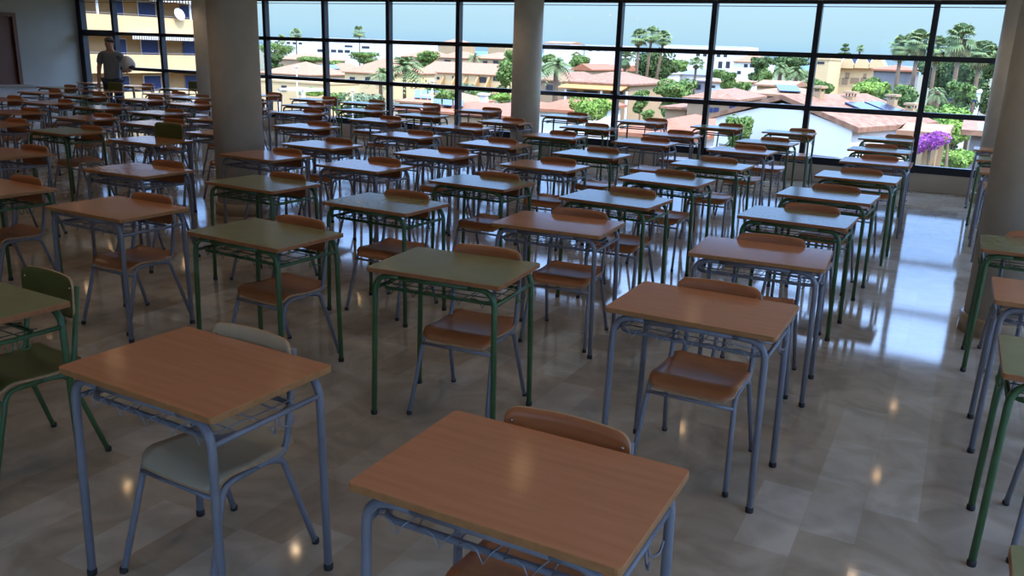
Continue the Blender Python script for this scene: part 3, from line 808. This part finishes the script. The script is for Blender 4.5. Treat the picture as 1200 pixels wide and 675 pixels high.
# near house with solar roof below the palm
t, _ = house('bungalow', 'near house with pale terracotta roof and blue solar panels below the date palm', 'house', 466, 592, 133, 52, 9, O_TAN, 'hip', 117, O_ROOF2, group='near terracotta-roofed houses')
zf = at(530, 133, 52).z; zr = at(530, 117, 56.5).z
def roofpt(u, s, Y0=52, zf=zf, zr=zr, D=9, lift=.16):
    Y = Y0 - .35 + s * (D / 2 + .35)
    x = at(u, 120, Y).x
    return Vector((x, Y, zf + .13 + (zr - zf - .13) * s + lift))
for k in range(3):
    a, b = 506 + 13 * k, 517 + 13 * k
    panel(t, 'solar_panel', [roofpt(a, .25), roofpt(b, .25), roofpt(b, .72), roofpt(a, .72)], O_SOLAR)
t, _ = house('bungalow', 'small salmon-roofed house with tilted solar panel rack behind the near roof', 'house', 468, 520, 121, 75, 10, O_CREAM, 'hip', 106, O_ROOF, group='near terracotta-roofed houses')
zf2 = at(494, 121, 75).z; zr2 = at(494, 106, 80).z
for k in range(4):
    a, b = 486 + 8 * k, 492.5 + 8 * k
    panel(t, 'solar_panel', [roofpt(a, .15, 75, zf2, zr2, 10), roofpt(b, .15, 75, zf2, zr2, 10), roofpt(b, .85, 75, zf2, zr2, 10), roofpt(a, .85, 75, zf2, zr2, 10)], O_SOLAR)
t, _ = house('bungalow', 'low orange-roofed house left of the middle pillar with a white chimney', 'house', 560, 604, 127, 64, 9, O_WHITE, 'hip', 118, O_ROOF2, group='near terracotta-roofed houses')
c = at(567, 117, 68); o = t.location
bm = new(); box(bm, c.x - o.x - .3, c.x - o.x + .3, c.y - o.y - .3, c.y - o.y + .3, c.z - o.z - 1.5, c.z - o.z + .4); box(bm, c.x - o.x - .42, c.x - o.x + .42, c.y - o.y - .42, c.y - o.y + .42, c.z - o.z + .4, c.z - o.z + .6)
obj('chimney', bm, O_WHITE, t)
# white pergola frame
t = thing('pergola', 'white tubular pergola frame by the left hedge', 'pergola', (at(340, 120, 60).x, 60, GZ))
ox = t.location.x
bm = new()
xa, xb = at(327, 106, 60).x - ox, at(356, 106, 60).x - ox; zt = at(340, 106.5, 60).z - GZ
box(bm, xa, xb, -.1, .1, zt, zt + .18); box(bm, xa, xb, 3.0, 3.2, zt, zt + .18)
for x in (xa, xb): box(bm, x - .08, x + .08, -.1, 3.2, zt, zt + .18)
obj('beam', bm, O_WHITE, t)
for x in (xa, xb):
    for y in (0, 3.1): obj('post', boxm(x - .09, x + .09, y - .09, y + .09, 0, zt), O_WHITE, t)

# --- middle bay: terracotta villa with awning
t, _ = house('villa', 'terracotta-roofed villa with orange awning right of the middle pillar', 'house', 660, 738, 98, 85, 12, O_CREAM, 'hip', 83, O_ROOF3, wins=[(664, 106, 676, 112), (684, 106, 700, 112), (716, 106, 730, 112)], group='villas in the middle bays')
a, b = at(663, 99, 85), at(737, 101, 85); z2 = at(700, 105.5, 83).z
panel(t, 'awning', [Vector((a.x, 84.95, a.z + .1)), Vector((b.x, 84.95, a.z + .1)), Vector((b.x, 82.8, z2)), Vector((a.x, 82.8, z2))], O_AWN)
for u in (663, 705, 735):
    p = at(u, 105, 83); obj('awning_post', boxm(p.x - t.location.x - .1, p.x - t.location.x + .1, -2.1, -1.9, 0, z2 - GZ), O_WHITE, t)
house('villa', 'villa with low weathered roof beside the spiky palm at the middle pillar', 'house', 634, 670, 95, 92, 10, O_TAN, 'hip', 83, O_ROOF3, wins=[(640, 99, 648, 106)], group='villas in the middle bays')
house('villa', 'cream gabled villa with small square windows behind the awning villa', 'house', 673, 692, 82, 120, 10, O_CREAM, 'gable_y', 74, O_ROOF2, wins=[(680, 78, 683, 82)], group='villas in the middle bays')
house('villa', 'long cream villa with terracotta roof left of the tall palms', 'house', 694, 728, 82.5, 136, 10, O_CREAM, 'gable_x', 75, O_ROOF2, wins=[(693.5, 79.5, 695, 83), (697, 79.5, 698.5, 83), (701, 80, 703, 83)], group='villas in the middle bays')
house('villa', 'low pink-roofed house at the foot of the middle pillar', 'house', 628, 668, 130, 50, 9, O_WHITE, 'hip', 113, O_ROOF2, group='villas in the middle bays')
house('villa', 'blue-fronted white villa between palms right of the round tree', 'house', 813, 829, 95, 125, 9, O_LILAC, 'hip', 91, O_LILAC, wins=[(816, 99, 821, 105)], group='villas in the middle bays')
house('villa', 'white villa with blue roof behind the bright green tree', 'house', 794, 828, 88, 150, 9, O_WHITE, 'hip', 80, omat('blue roof', (.35, .45, .68), None), group='villas in the middle bays')
house('villa', 'white gabled cottage between the trunks of the tall palms', 'house', 748, 778, 86, 140, 9, O_WHITE, 'gable_x', 81, O_WHITE, wins=[(741, 89, 746, 94)], group='villas in the middle bays')
house('villa', 'white flat house with salmon roof left of the clipped tree', 'house', 830, 868, 97, 120, 10, O_WHITE, 'hip', 92, O_ROOF, wins=[(834, 100, 838, 103)], group='villas in the middle bays')
# near terracotta roofs
t, _ = house('bungalow', 'near broad orange roof with white wall below, right of the middle pillar', 'house', 722, 815, 160, 41, 9, O_WHITE, 'hip', 134, O_ROOF2, wins=[(728, 164, 742, 172)], group='near terracotta-roofed houses')
t, _ = house('bungalow', 'near orange-roofed white house behind the leafy bush', 'house', 820, 884, 144, 52, 10, O_WHITE, 'hip', 131, O_ROOF2, wins=[(876, 148, 880, 154)], group='near terracotta-roofed houses')
t, _ = house('villa', 'tan villa with tiled roof and three blue windows', 'house', 806, 862, 117, 64, 9, O_TAN, 'hip', 103, O_ROOF3, wins=[(832, 126, 835, 132), (836.5, 126, 838.5, 132), (839.5, 126, 842, 132), (855, 124, 861, 132)], wm=O_BLUE, group='villas in the middle bays')
t, _ = house('villa', 'dark-roofed small house among bushes in the middle bays', 'house', 780, 804, 127, 66, 7, O_TAN, 'hip', 120, O_ROOF3, group='villas in the middle bays')
# long white house, lilac shade put into its wall colour, with solar panel
t, _ = house('villa', 'long white house in painted lilac shade with salmon roof and big blue solar panel', 'house', 870, 946, 112, 76, 10, O_LILAC, 'hip', 101, O_ROOF, wins=[(884, 117, 891, 119), (900, 119, 906, 121)], group='villas in the middle bays')
zf3 = at(908, 112, 76).z; zr3 = at(908, 101, 81).z
panel(t, 'solar_panel', [roofpt(912, .12, 76, zf3, zr3, 10), roofpt(937, .12, 76, zf3, zr3, 10), roofpt(931, .9, 76, zf3, zr3, 10), roofpt(906, .9, 76, zf3, zr3, 10)], O_SOLAR)
house('villa', 'low house with row of arched orange tiles beside the green canopy', 'house', 888, 928, 101, 95, 8, O_CREAM, 'gable_x', 94, O_ROOF, group='villas in the middle bays')
# big white house, right
cn = at(999, 152, 36); rz = math.radians(-20)
t = thing('white_house', 'big white house with tiled gable roof and chimneys in the right bays', 'house', (cn.x, cn.y, GZ), rz)
Rz = Matrix.Rotation(rz, 4, 'Z'); LW, LD = 6.4, 7.2; ze = cn.z - GZ
zr = at(925, 117, cn.y + LW / 2 * math.sin(math.radians(20))).z - GZ
bm = new()
vs = [(-LW, 0, 0), (0, 0, 0), (0, 0, ze), (-LW / 2, 0, zr - .15), (-LW, 0, ze)]
A = [bm.verts.new(v) for v in vs]; B = [bm.verts.new((x, LD, z)) for x, y, z in vs]
bm.faces.new(A); bm.faces.new(B[::-1])
for i in range(5): bm.faces.new((A[(i + 1) % 5], A[i], B[i], B[(i + 1) % 5]))
bmesh.ops.recalc_face_normals(bm, faces=bm.faces); obj('walls', bm, O_WHITE, t)
bm = new(); e = .3; sl = (zr - ze) / (LW / 2)
for sg in (-1, 1):
    xo = -LW / 2 + sg * (LW / 2 + e)
    q = [(-LW / 2, -.12, zr), (xo, -.12, ze - e * sl), (xo, LD + .2, ze - e * sl), (-LW / 2, LD + .2, zr)]
    A = [bm.verts.new(v) for v in q]; B = [bm.verts.new((x, y, z + .2)) for x, y, z in q]
    bm.faces.new(A); bm.faces.new(B)
    for i in range(4): bm.faces.new((A[i], A[(i + 1) % 4], B[(i + 1) % 4], B[i]))
bmesh.ops.recalc_face_normals(bm, faces=bm.faces); obj('roof', bm, O_ROOF3, t)
def slope(f, y, lift=.22): return (-LW / 2 * (1 - f), y, zr + (ze - zr) * f + lift)
for y0, y1 in ((3.0, 4.5), (4.8, 6.3)):
    q = [slope(.72, y0), slope(.72, y1), slope(.38, y1), slope(.38, y0)]
    bm = new(); A = [bm.verts.new(v) for v in q]; B = [bm.verts.new((x, y, z + .08)) for x, y, z in q]
    bm.faces.new(A); bm.faces.new(B)
    for i in range(4): bm.faces.new((A[i], A[(i + 1) % 4], B[(i + 1) % 4], B[i]))
    bmesh.ops.recalc_face_normals(bm, faces=bm.faces); obj('solar_panel', bm, O_SOLAR, t)
for f, y, h in ((.12, 2.2, .45), (.2, 4.6, .3), (.5, 6.7, .5), (.75, 6.9, .4)):
    x, y, z = slope(f, y, 0); bm = new()
    box(bm, x - .17, x + .17, y - .17, y + .17, z - .5, z + h); box(bm, x - .26, x + .26, y - .26, y + .26, z + h + .14, z + h + .24)
    for sx in (-.17, .11):
        for sy in (-.17, .11): box(bm, x + sx, x + sx + .06, y + sy, y + sy + .06, z + h, z + h + .14)
    obj('chimney', bm, O_CREAM, t)
for y in (3.4, 4.2, 5.0): obj('window', boxm(-.05, .06, y, y + .45, ze - 1.3, ze - .5), O_DARK, t)
obj('annexe', boxm(0, 1.5, .9, 5, 0, ze - 1.9), O_WHITE, t)
for z in (ze - 1.2, ze - 2.0): obj('ledge', boxm(-LW + .3, -.4, -.06, .02, z, z + .06), O_GREY, t)
# yellow townhouses with gables
t, _ = house('townhouses', 'yellow townhouses with steep gables and blue skylights left of the fan palms', 'house', 974, 1028, 77, 136, 12, O_YEL, 'gable_x', 68, O_WHITE,
             wins=[(978, 80, 985, 83), (991, 85, 995, 92), (1012, 86, 1015, 92), (976, 91, 983, 99), (987, 91, 993, 99), (997, 91, 1006, 98), (1009, 91, 1015, 98)], wm=O_TAN)
o = t.location
for u in (993, 1011, 1028):
    p = at(u, 68, 135); q = at(u, 80, 135); w = 1.0
    bm = new(); x = p.x - o.x
    A = [bm.verts.new(v) for v in ((x - w, -.8, q.z - o.z), (x + w, -.8, q.z - o.z), (x + w, -.8, q.z - o.z + .6), (x, -.8, p.z - o.z + .4), (x - w, -.8, q.z - o.z + .6))]
    B = [bm.verts.new(v.co + Vector((0, 5, 0))) for v in A]
    bm.faces.new(A[::-1]); bm.faces.new(B)
    for i in range(5): bm.faces.new((A[i], A[(i + 1) % 5], B[(i + 1) % 5], B[i]))
    bmesh.ops.recalc_face_normals(bm, faces=bm.faces); g = obj('gable', bm, O_YEL, t)
    bm = new(); p2 = x - w
    A = [Vector((x - w - .9, -.4, q.z - o.z + .3)), Vector((x - w - .1, -.4, q.z - o.z + .3)), Vector((x - w + .2, .9, p.z - o.z)), Vector((x - w - .6, .9, p.z - o.z))]
    panel(t, 'skylight', [v + Vector(o) for v in A], O_SOLAR)
house('townhouses', 'grey-cream end block of the townhouses behind the mullion', 'house', 952, 972, 70, 122, 12, O_YEL, 'flat', wins=[(958, 72, 966, 75)])
house('shade_grey_house', 'blank-walled house in painted blue-grey shade with orange roof below the fan palms', 'house', 1024, 1070, 83, 105, 12, O_GREY, 'hip', 76, O_ROOF2)  # wall colour stands in for the shade on this front
# bougainvillea terrace and blue house at lower right
t, _ = house('terrace_house', 'cream terrace with orange tiles and square posts under purple flowers', 'house', 1064, 1100, 158, 31.5, 4, O_CREAM, 'gable_x', 152, O_ROOF)
for u in (1072, 1086, 1104):
    p = at(u, 165, 29.5); obj('post', boxm(p.x - t.location.x - .07, p.x - t.location.x + .07, -1.7, -1.56, 0, at(u, 164, 29.5).z - GZ), O_CREAM, t)
house('blue_house', 'blue-grey house with pale tiled eave beside the far right pillar', 'house', 1139, 1165, 157, 34, 8, O_GREY, 'hip', 150, O_ROOF3)
rg = random.Random(5)
t = thing('bougainvillea', 'purple flowering bougainvillea on the terrace at lower right', 'plant', (at(1087, 165, 29.4).x, 29.4, GZ))
bm = new()
for u, v, r in ((1070, 172, .38), (1079, 169, .42), (1089, 166, .42), (1100, 162, .36)):
    p = at(u, v, 29.4); leaf_blob(bm, p - Vector(t.location), (r, .6, r * .6), 240, .07, rg)
obj('flowers', bm, O_PURPLE, t)
bm = new(); z = at(1085, 165, 29.4).z - GZ
for x in (-.6, .1, .7): tube(bm, [(x, 0, 0), (x + .1, 0, z * .6), (x * .8, 0, z)], .05, 6)
obj('stem', bm, O_TRUNK, t)
house('carport', 'carport with blue panel roof among the trees at far right', 'building', 1118, 1138, 118, 75, 6, O_WHITE, 'gable_x', 114, O_SOLAR)
house('white_villa', 'white villa glimpsed through the trees at far right', 'building', 1096, 1150, 108, 118, 9, O_WHITE, 'flat', wins=[(1108, 111, 1114, 115), (1130, 111, 1136, 115)])

# --- vegetation
fan_palm('tall thin palm standing over the distant white block', 421, 38, 7, 250, 30, 0)
fan_palm('short palm crossing the top rail in the second bay', 347, 41, 7, 220, 26, .3)
fan_palm('bushy palm beside the leftmost visible tree row', 330, 46, 5, 230, 20, 0)
date_palm('big feathery date palm in front of the ochre terrace', 474, 80, 24, 105, 80)
date_palm('feathery palm left of the big date palm, half behind a mullion', 446, 87, 14, 92, 40)
date_palm('spiky pale palm just right of the middle pillar', 652, 77, 19, 78, 54)
fan_palm('tall palm, left of the tight pair of crowns', 749, 44, 12, 100, 36, .6)
fan_palm('tall palm, middle crown of the three', 764, 41, 12, 104, 36, .5, lean=-1.0)
fan_palm('tall palm, right crown of the three', 778, 45, 11, 108, 36, .4, lean=-1.8)
fan_palm('shaggy palm beside the mullion left of the three tall palms', 733, 68, 11, 101, 34, 1.0)
fan_palm('single palm in front of the white hotel', 816, 74, 10, 120, 36, .3)
date_palm('left of the paired date palms behind the lilac house', 915, 80, 15, 115, 46)
date_palm('right of the paired date palms behind the lilac house', 934, 84, 16, 108, 46)
fan_palm('small palm on the skyline beside the norfolk pine', 1008, 57, 6, 160, 26, .2)
for k, (u, v, r, Y, lab) in enumerate(((1057, 54, 17, 90, 'leftmost fan palm of the right-hand grove'), (1077, 49, 19, 84, 'fan palm left of the last mullion in the right-hand grove'),
                                     (1099, 56, 18, 96, 'fan palm just right of the last mullion'), (1127, 45, 23, 82, 'tallest shaggy fan palm of the right-hand grove'),
                                     (1150, 62, 19, 90, 'rightmost fan palm of the grove beside the pillar'))):
    fan_palm(lab, u, v, r, Y, 52, 1.0)
date_palm('low date palm among the trees right of the last mullion', 1098, 108, 14, 60, 44)
date_palm('date palm in front of the grey house', 1066, 105, 13, 62, 36)
date_palm('low palm below the yellow townhouses', 962, 104, 9, 95, 30)
date_palm('palm fronds right of the ochre terrace on the skyline', 556, 66, 9, 170, 30)

tree('tree', 'dark round tree behind the tall palms', 'tree', 741, 794, 58, 98, 118, 0, 1700, .5)
tree('tree', 'bright green tree right of the tall palm trunks', 'tree', 768, 816, 92, 118, 80, 1, 1300, .35)
tree('tree', 'grey-green willowy tree below the date palm', 'tree', 402, 452, 106, 140, 60, 3, 1300, .28)
tree('tree', 'sharp green tree between white hotel and lilac house', 'tree', 888, 906, 79, 104, 125, 1, 700, .35)
tree('tree', 'small round tree before the white hotel', 'tree', 834, 850, 80, 93, 142, 1, 500, .4)
tree('tree', 'bright leafy tree in front of the townhouses', 'tree', 998, 1046, 96, 118, 82, 2, 1300, .35)
tree('tree', 'dark tree group left of the townhouses', 'tree', 942, 960, 92, 110, 112, 1, 600, .35)
tree('tree', 'leafy green tree left of the middle pillar', 'tree', 583, 602, 63, 104, 90, 1, 800, .35)
tree('tree', 'dark bushy tree behind the terracotta villa', 'tree', 668, 690, 61, 82, 140, 1, 600, .5)
tree('tree', 'large spreading dark tree in the right-hand grove', 'tree', 1076, 1150, 60, 112, 101, 0, 2200, .45, depth=3)
tree('tree', 'broad dark tree filling the right of the grove', 'tree', 1128, 1182, 48, 96, 135, 0, 1500, .55)
tree('tree', 'bright green hedge tree above the bougainvillea', 'tree', 1096, 1142, 120, 172, 48, 2, 1700, .24, depth=2.5)
tree('tree', 'mid green tree at the right below the rail', 'tree', 1070, 1104, 118, 152, 53, 1, 1000, .25)
tree('tree', 'leafy bush tree in front of the near orange roof', 'tree', 852, 880, 132, 178, 36, 1, 900, .2)
tree('tree', 'green bush at the corner of the lilac house', 'tree', 880, 902, 132, 146, 45, 1, 500, .22)
tree('tree', 'tree row on the skyline left of the yellow townhouses', 'tree', 900, 948, 63, 80, 180, 0, 900, .6)
tree('tree', 'trees on the skyline behind the ochre terrace', 'tree', 488, 514, 58, 74, 180, 1, 700, .6)
tree('tree', 'dark trees before the left white terrace', 'tree', 305, 344, 50, 66, 210, 1, 900, .6)
tree('tree', 'low green trees before the distant white block', 'tree', 412, 442, 60, 68, 200, 1, 600, .6)
tree('tree', 'palm-like bushes behind the salmon roofs at left', 'tree', 350, 378, 65, 73, 150, 1, 500, .5)
tree('tree', 'leafy garden tree behind the solar-roofed house', 'tree', 510, 536, 106, 120, 67, 1, 600, .28)
tree('tree', 'garden tree right of the solar panels', 'tree', 552, 578, 104, 117, 91, 1, 600, .28)
tree('tree', 'young tree in the walled garden', 'tree', 752, 766, 128, 138, 60, 1, 400, .2)
for lab, a, b, v0, v1, Y, d in (('clipped bright green hedge right of the middle pillar', 668, 718, 114, 143, 48, 1.2), ('low hedge beside the white pergola', 350, 382, 103, 113, 70, 1.5),
                                ('sunlit lawn hedge at the foot of the blue-grey house', 1104, 1140, 174, 200, 31, 1.2), ('green hedge left of the middle pillar', 574, 602, 110, 118, 75, 1.5)):
    tree('hedge', lab, 'hedge', a, b, v0, v1, Y, 2, 1600, .17, depth=d, trunk=False)
for lab, a, b, v0, v1, Y, lm in (('small tree between the left salmon roofs', 386, 400, 70, 80, 150, 1), ('shrubby tree below the cream flat house', 385, 404, 108, 122, 62, 1), ('dark tree at the left edge of the second bay', 312, 330, 62, 74, 160, 0),
        ('olive-coloured tree before the ochre terrace', 536, 556, 98, 108, 108, 3), ('low tree right of the ochre terrace', 500, 520, 100, 110, 100, 1), ('tree behind the awning villa at its right end', 728, 746, 84, 104, 112, 1),
        ('garden tree right of the awning villa', 742, 760, 104, 120, 72, 1), ('dark shrub tree left of the tan villa', 786, 806, 108, 122, 84, 0), ('tree between the blue-fronted villa and the hotel', 846, 862, 84, 96, 112, 1),
        ('tree left of the lilac house eave', 862, 880, 96, 108, 92, 1), ('round tree on the skyline left of the paired date palms', 880, 902, 66, 82, 150, 0), ('leafy tree below the townhouse end block', 950, 976, 94, 116, 70, 1),
        ('tree between townhouses and grey house', 1012, 1030, 90, 108, 100, 1), ('palm-side shrub below the grey house', 1048, 1074, 100, 126, 56, 1), ('tree at the foot of the grove', 1110, 1144, 92, 122, 66, 1),
        ('far treetops left of the middle pillar', 592, 606, 58, 70, 176, 1), ('far green trees right of the middle pillar', 636, 650, 62, 76, 130, 1), ('low far trees beneath the white hotel', 776, 806, 70, 82, 200, 1)):
    tree('tree', lab, 'tree', a, b, v0, v1, Y, lm, 600, .0042 * Y)
# norfolk pine on the skyline
t = thing('conifer', 'tiny dark norfolk pine on the skyline right of centre', 'tree', (at(990, 60, 170).x, 170, GZ))
bm = new(); zt = at(990, 51, 170).z - GZ; tube(bm, [(0, 0, 0), (0, 0, zt)], .25, 6, r1=.05); obj('trunk', bm, O_TRUNK, t)
bm = new()
for k in range(7):
    z = zt - .3 - k * .75; leaf_blob(bm, (0, 0, z), (.5 + .3 * k, .5 + .3 * k, .22), 60 + 20 * k, .35, rg)
obj('crown', bm, O_LEAF[0], t)
# lamp posts outside
for u, v, Y, lab in ((506.5, 97, 45, 'white lamp post rising before the near solar roof'), (347.5, 80, 55, 'thin pale lamp post in the second window bay'), (413, 108, 50, 'thin pale post before the grey-green tree')):
    p = at(u, v, Y); t = thing('street_lamp', lab, 'street lamp', (p.x, Y, GZ))
    bm = new(); tube(bm, [(0, 0, 0), (0, 0, p.z - GZ)], .06, 8, r1=.04); obj('pole', bm, O_WHITE, t)
    bm = new(); lathe(bm, [(.05, p.z - GZ), (.16, p.z - GZ + .05), (.16, p.z - GZ + .16), (.03, p.z - GZ + .24)], 10); obj('lamp_head', bm, O_WHITE, t)

# ------------------------------------------------------------------ the man by the window
SKIN = mat('skin', (0.42, 0.24, 0.17), .55); SHIRT = mat('grey t-shirt', (0.20, 0.22, 0.25), .9, var=(.17, .19, .22), vscale=9)
TROU = mat('dark trousers', (0.03, 0.035, 0.05), .9); HAIR = mat('short grey hair', (0.12, 0.11, 0.10), .8); SHOE = mat('black shoes', (0.02, 0.02, 0.02), .5)
BAGM = mat('white fabric bag', (0.62, 0.62, 0.62), .8, var=(.52, .52, .53), vscale=7)


def skin_mesh(name, V, E, R, m, parent, sub=2, root=0, extra=None):
    me = bpy.data.meshes.new(name); me.from_pydata([Vector(v) for v in V], E, [])
    o = bpy.data.objects.new(name, me); C.objects.link(o)
    sk = o.modifiers.new('skin', 'SKIN'); ss = o.modifiers.new('sub', 'SUBSURF'); ss.levels = sub; ss.render_levels = sub
    if not me.skin_vertices: 
        bm_ = bmesh.new(); bm_.from_mesh(me); bm_.verts.layers.skin.verify(); bm_.to_mesh(me); bm_.free()
    for i, r in enumerate(R):
        sv = me.skin_vertices[0].data[i]; sv.radius = r if isinstance(r, tuple) else (r, r); sv.use_root = (i == root)
    dg = bpy.context.evaluated_depsgraph_get(); dg.update()
    nm = bpy.data.meshes.new_from_object(o.evaluated_get(dg))
    bpy.data.objects.remove(o); nm.name = name
    if extra:
        bm_ = bmesh.new(); bm_.from_mesh(nm); extra(bm_); bm_.to_mesh(nm); bm_.free()
    nm.materials.clear(); nm.materials.append(m)
    for p in nm.polygons: p.use_smooth = True
    q = bpy.data.objects.new(name, nm); C.objects.link(q); q.parent = parent
    return q


man = thing('person', 'man in grey t-shirt and dark trousers standing by the window holding a white bag', 'person', (-15.72, 11.92, 0), math.radians(35))
# local: faces -y; his right is -x
V = [(0, 0, .95), (0, .005, 1.12), (0, .0, 1.32), (0, .01, 1.46), (0, -.005, 1.53), (0, -.02, 1.59), (0, -.02, 1.69),   # 0-6 spine, head
     (-.19, .01, 1.42), (-.25, .0, 1.15), (-.24, -.10, .93), (-.235, -.13, .86),                                     # 7-10 right arm
     (.19, .01, 1.42), (.27, .03, 1.17), (.26, -.16, 1.10), (.33, -.22, 1.11),                                     # 11-14 left arm bent
     (-.10, 0, .90), (-.11, -.02, .50), (-.115, .03, .09), (-.12, -.10, .045),                                       # 15-18 right leg
     (.10, 0, .90), (.12, -.04, .50), (.13, .01, .09), (.14, -.12, .045)]                                            # 19-22 left leg
Ed = [(0, 1), (1, 2), (2, 3), (3, 4), (4, 5), (5, 6), (3, 7), (7, 8), (8, 9), (9, 10), (3, 11), (11, 12), (12, 13), (13, 14), (0, 15), (15, 16), (16, 17), (17, 18), (0, 19), (19, 20), (20, 21), (21, 22)]
Rr = [(.15, .11), (.145, .10), (.155, .11), (.09, .075), .056, (.082, .098), (.078, .095), .062, .046, .034, .030, .062, .046, .034, .030, .085, .058, .040, .035, .085, .058, .040, .035]


def hand_pts(c, d, up):
    c = Vector(c); d = Vector(d).normalized(); up = Vector(up).normalized(); s = d.cross(up).normalized()
    out = []
    for k, L in enumerate((.070, .078, .074, .058)):
        b = c + d * .045 + s * (.030 - .020 * k)
        out.append([b, b + d * L * .5 - up * .006, b + d * L * .85 - up * .022])
    th = c + s * .030
    out.append([th, th + s * .022 + d * .030, th + s * .026 + d * .058 - up * .01])
    return out


def add_hands(bm_):
    for c, d, up in (((-.235, -.135, .85), (0, -.12, -1), (-.2, -1, .1)), ((.35, -.235, 1.115), (1, -.1, .25), (.1, -1, .1))):
        c = Vector(c)
        tube(bm_, [c - Vector(d).normalized() * .03, c, c + Vector(d).normalized() * .05], .026, 8, r1=.034)
        for f in hand_pts(c, d, up): tube(bm_, f, .0095, 6, r1=.007)
    # face: nose, ears, brow and mouth
    def bl(c, r):
        mt = Matrix.Translation(Vector(c)) @ Matrix.Diagonal((*r, 1))
        bmesh.ops.create_uvsphere(bm_, u_segments=10, v_segments=8, radius=1, matrix=mt)
    bl((0, -.108, 1.645), (.014, .020, .022)); bl((-.078, -.01, 1.645), (.012, .02, .032)); bl((.078, -.01, 1.645), (.012, .02, .032))
    bl((0, -.098, 1.605), (.026, .010, .007)); bl((0, -.097, 1.672), (.05, .012, .008))
    for sx in (-1, 1): bl((sx * .030, -.098, 1.660), (.012, .008, .006))


skin_mesh('body', V, Ed, Rr, SKIN, man, extra=add_hands)
SV = [(0, 0, .84), (0, .005, 1.12), (0, .0, 1.32), (0, .01, 1.45), (-.19, .01, 1.42), (-.235, .005, 1.22), (.19, .01, 1.42), (.25, .02, 1.24)]
skin_mesh('t_shirt', SV, [(0, 1), (1, 2), (2, 3), (3, 4), (4, 5), (3, 6), (6, 7)], [(.205, .155), (.172, .125), (.175, .128), (.10, .085), .080, .070, .080, .070], SHIRT, man)
TV = [(0, 0, .97), (-.10, 0, .88), (-.11, -.02, .50), (-.115, .03, .08), (.10, 0, .88), (.12, -.04, .50), (.13, .01, .08)]
skin_mesh('trousers', TV, [(0, 1), (1, 2), (2, 3), (0, 4), (4, 5), (5, 6)], [(.170, .13), .112, .080, .072, .112, .080, .072], TROU, man)
for sx, y in ((-.12, -.03), (.135, -.05)):
    bm = new(); bmesh.ops.create_uvsphere(bm, u_segments=14, v_segments=8, radius=1, matrix=Matrix.Translation((sx, y - .02, .05)) @ Matrix.Diagonal((.05, .14, .05, 1)))
    for v in bm.verts: v.co.z = max(v.co.z, 0.0)
    obj('shoe', bm, SHOE, man, True)
bm = new(); bmesh.ops.create_uvsphere(bm, u_segments=16, v_segments=12, radius=1, matrix=Matrix.Translation((0, -.008, 1.685)) @ Matrix.Diagonal((.094, .114, .094, 1)))
bmesh.ops.delete(bm, geom=[v for v in bm.verts if v.co.z < 1.665 + (0.03 if v.co.y < -.05 else -.03 if v.co.y > .03 else 0)], context='VERTS')
obj('hair', bm, HAIR, man, True)
bag = thing('bag', 'white rounded bag held under the arm of the standing man', 'bag', (-15.72, 11.92, 0), math.radians(35))
bm = new()
bmesh.ops.create_uvsphere(bm, u_segments=20, v_segments=14, radius=1, matrix=Matrix.Translation((.345, -.08, 1.26)) @ Matrix.Diagonal((.135, .14, .16, 1)))
for v in bm.verts:
    v.co += Vector((math.sin(v.co.z * 23 + v.co.x * 9), math.cos(v.co.x * 27), math.sin(v.co.y * 31))) * .010
obj('bag_body', bm, BAGM, bag, True)
bm = new(); bmesh.ops.create_uvsphere(bm, u_segments=14, v_segments=10, radius=1, matrix=Matrix.Translation((.43, -.12, 1.19)) @ Matrix.Diagonal((.07, .09, .045, 1)))
obj('opening', bm, mat('dark lining', (.03, .03, .035), .8), bag, True)

# ------------------------------------------------------------------ light
w = bpy.data.worlds.new('sky'); bpy.context.scene.world = w; w.use_nodes = True
nt = w.node_tree; bg = nt.nodes['Background']
tc = nt.nodes.new('ShaderNodeTexCoord'); sp = nt.nodes.new('ShaderNodeSeparateXYZ'); rp = nt.nodes.new('ShaderNodeValToRGB')
nt.links.new(tc.outputs['Generated'], sp.inputs[0]); nt.links.new(sp.outputs['Z'], rp.inputs[0]); nt.links.new(rp.outputs[0], bg.inputs[0])
cr = rp.color_ramp; cr.elements[0].position = 0; cr.elements[0].color = (0.34, 0.56, 0.78, 1); cr.elements[1].position = 1; cr.elements[1].color = (2.7, 3.9, 6.4, 1)
for p, c in ((0.02, (0.43, 0.655, 0.79)), (0.042, (0.48, 0.69, 0.81)), (0.10, (0.48, 0.80, 1.4)), (0.20, (0.65, 1.15, 2.2)), (0.36, (2.7, 4.0, 6.8))):
    e = cr.elements.new(p); e.color = (*c, 1)
bg.inputs[1].default_value = 1.0
sd = bpy.data.lights.new('sun', 'SUN'); sd.energy = 4.8; sd.angle = math.radians(.6); sd.color = (1.0, .90, .74)
so = bpy.data.objects.new('sun', sd); C.objects.link(so)
az, el = math.radians(114), math.radians(55)     # to the right of the hall, a little behind the camera side
dirv = Vector((math.sin(az) * math.cos(el), math.cos(az) * math.cos(el), math.sin(el)))
so.rotation_euler = (-dirv).to_track_quat('-Z', 'Y').to_euler()

s = bpy.context.scene
s.view_settings.view_transform = 'Standard'; s.view_settings.look = 'None'; s.view_settings.gamma = 1; s.view_settings.exposure = 0.35
s.view_settings.use_curve_mapping = False
s.cycles.use_denoising = True; s.cycles.max_bounces = 8; s.cycles.diffuse_bounces = 4; s.cycles.glossy_bounces = 4; s.cycles.transparent_max_bounces = 12
s.cycles.sample_clamp_indirect = 6; s.cycles.caustics_reflective = False; s.cycles.caustics_refractive = False
for o in bpy.data.objects:
    if '_Y' in o: del o['_Y']
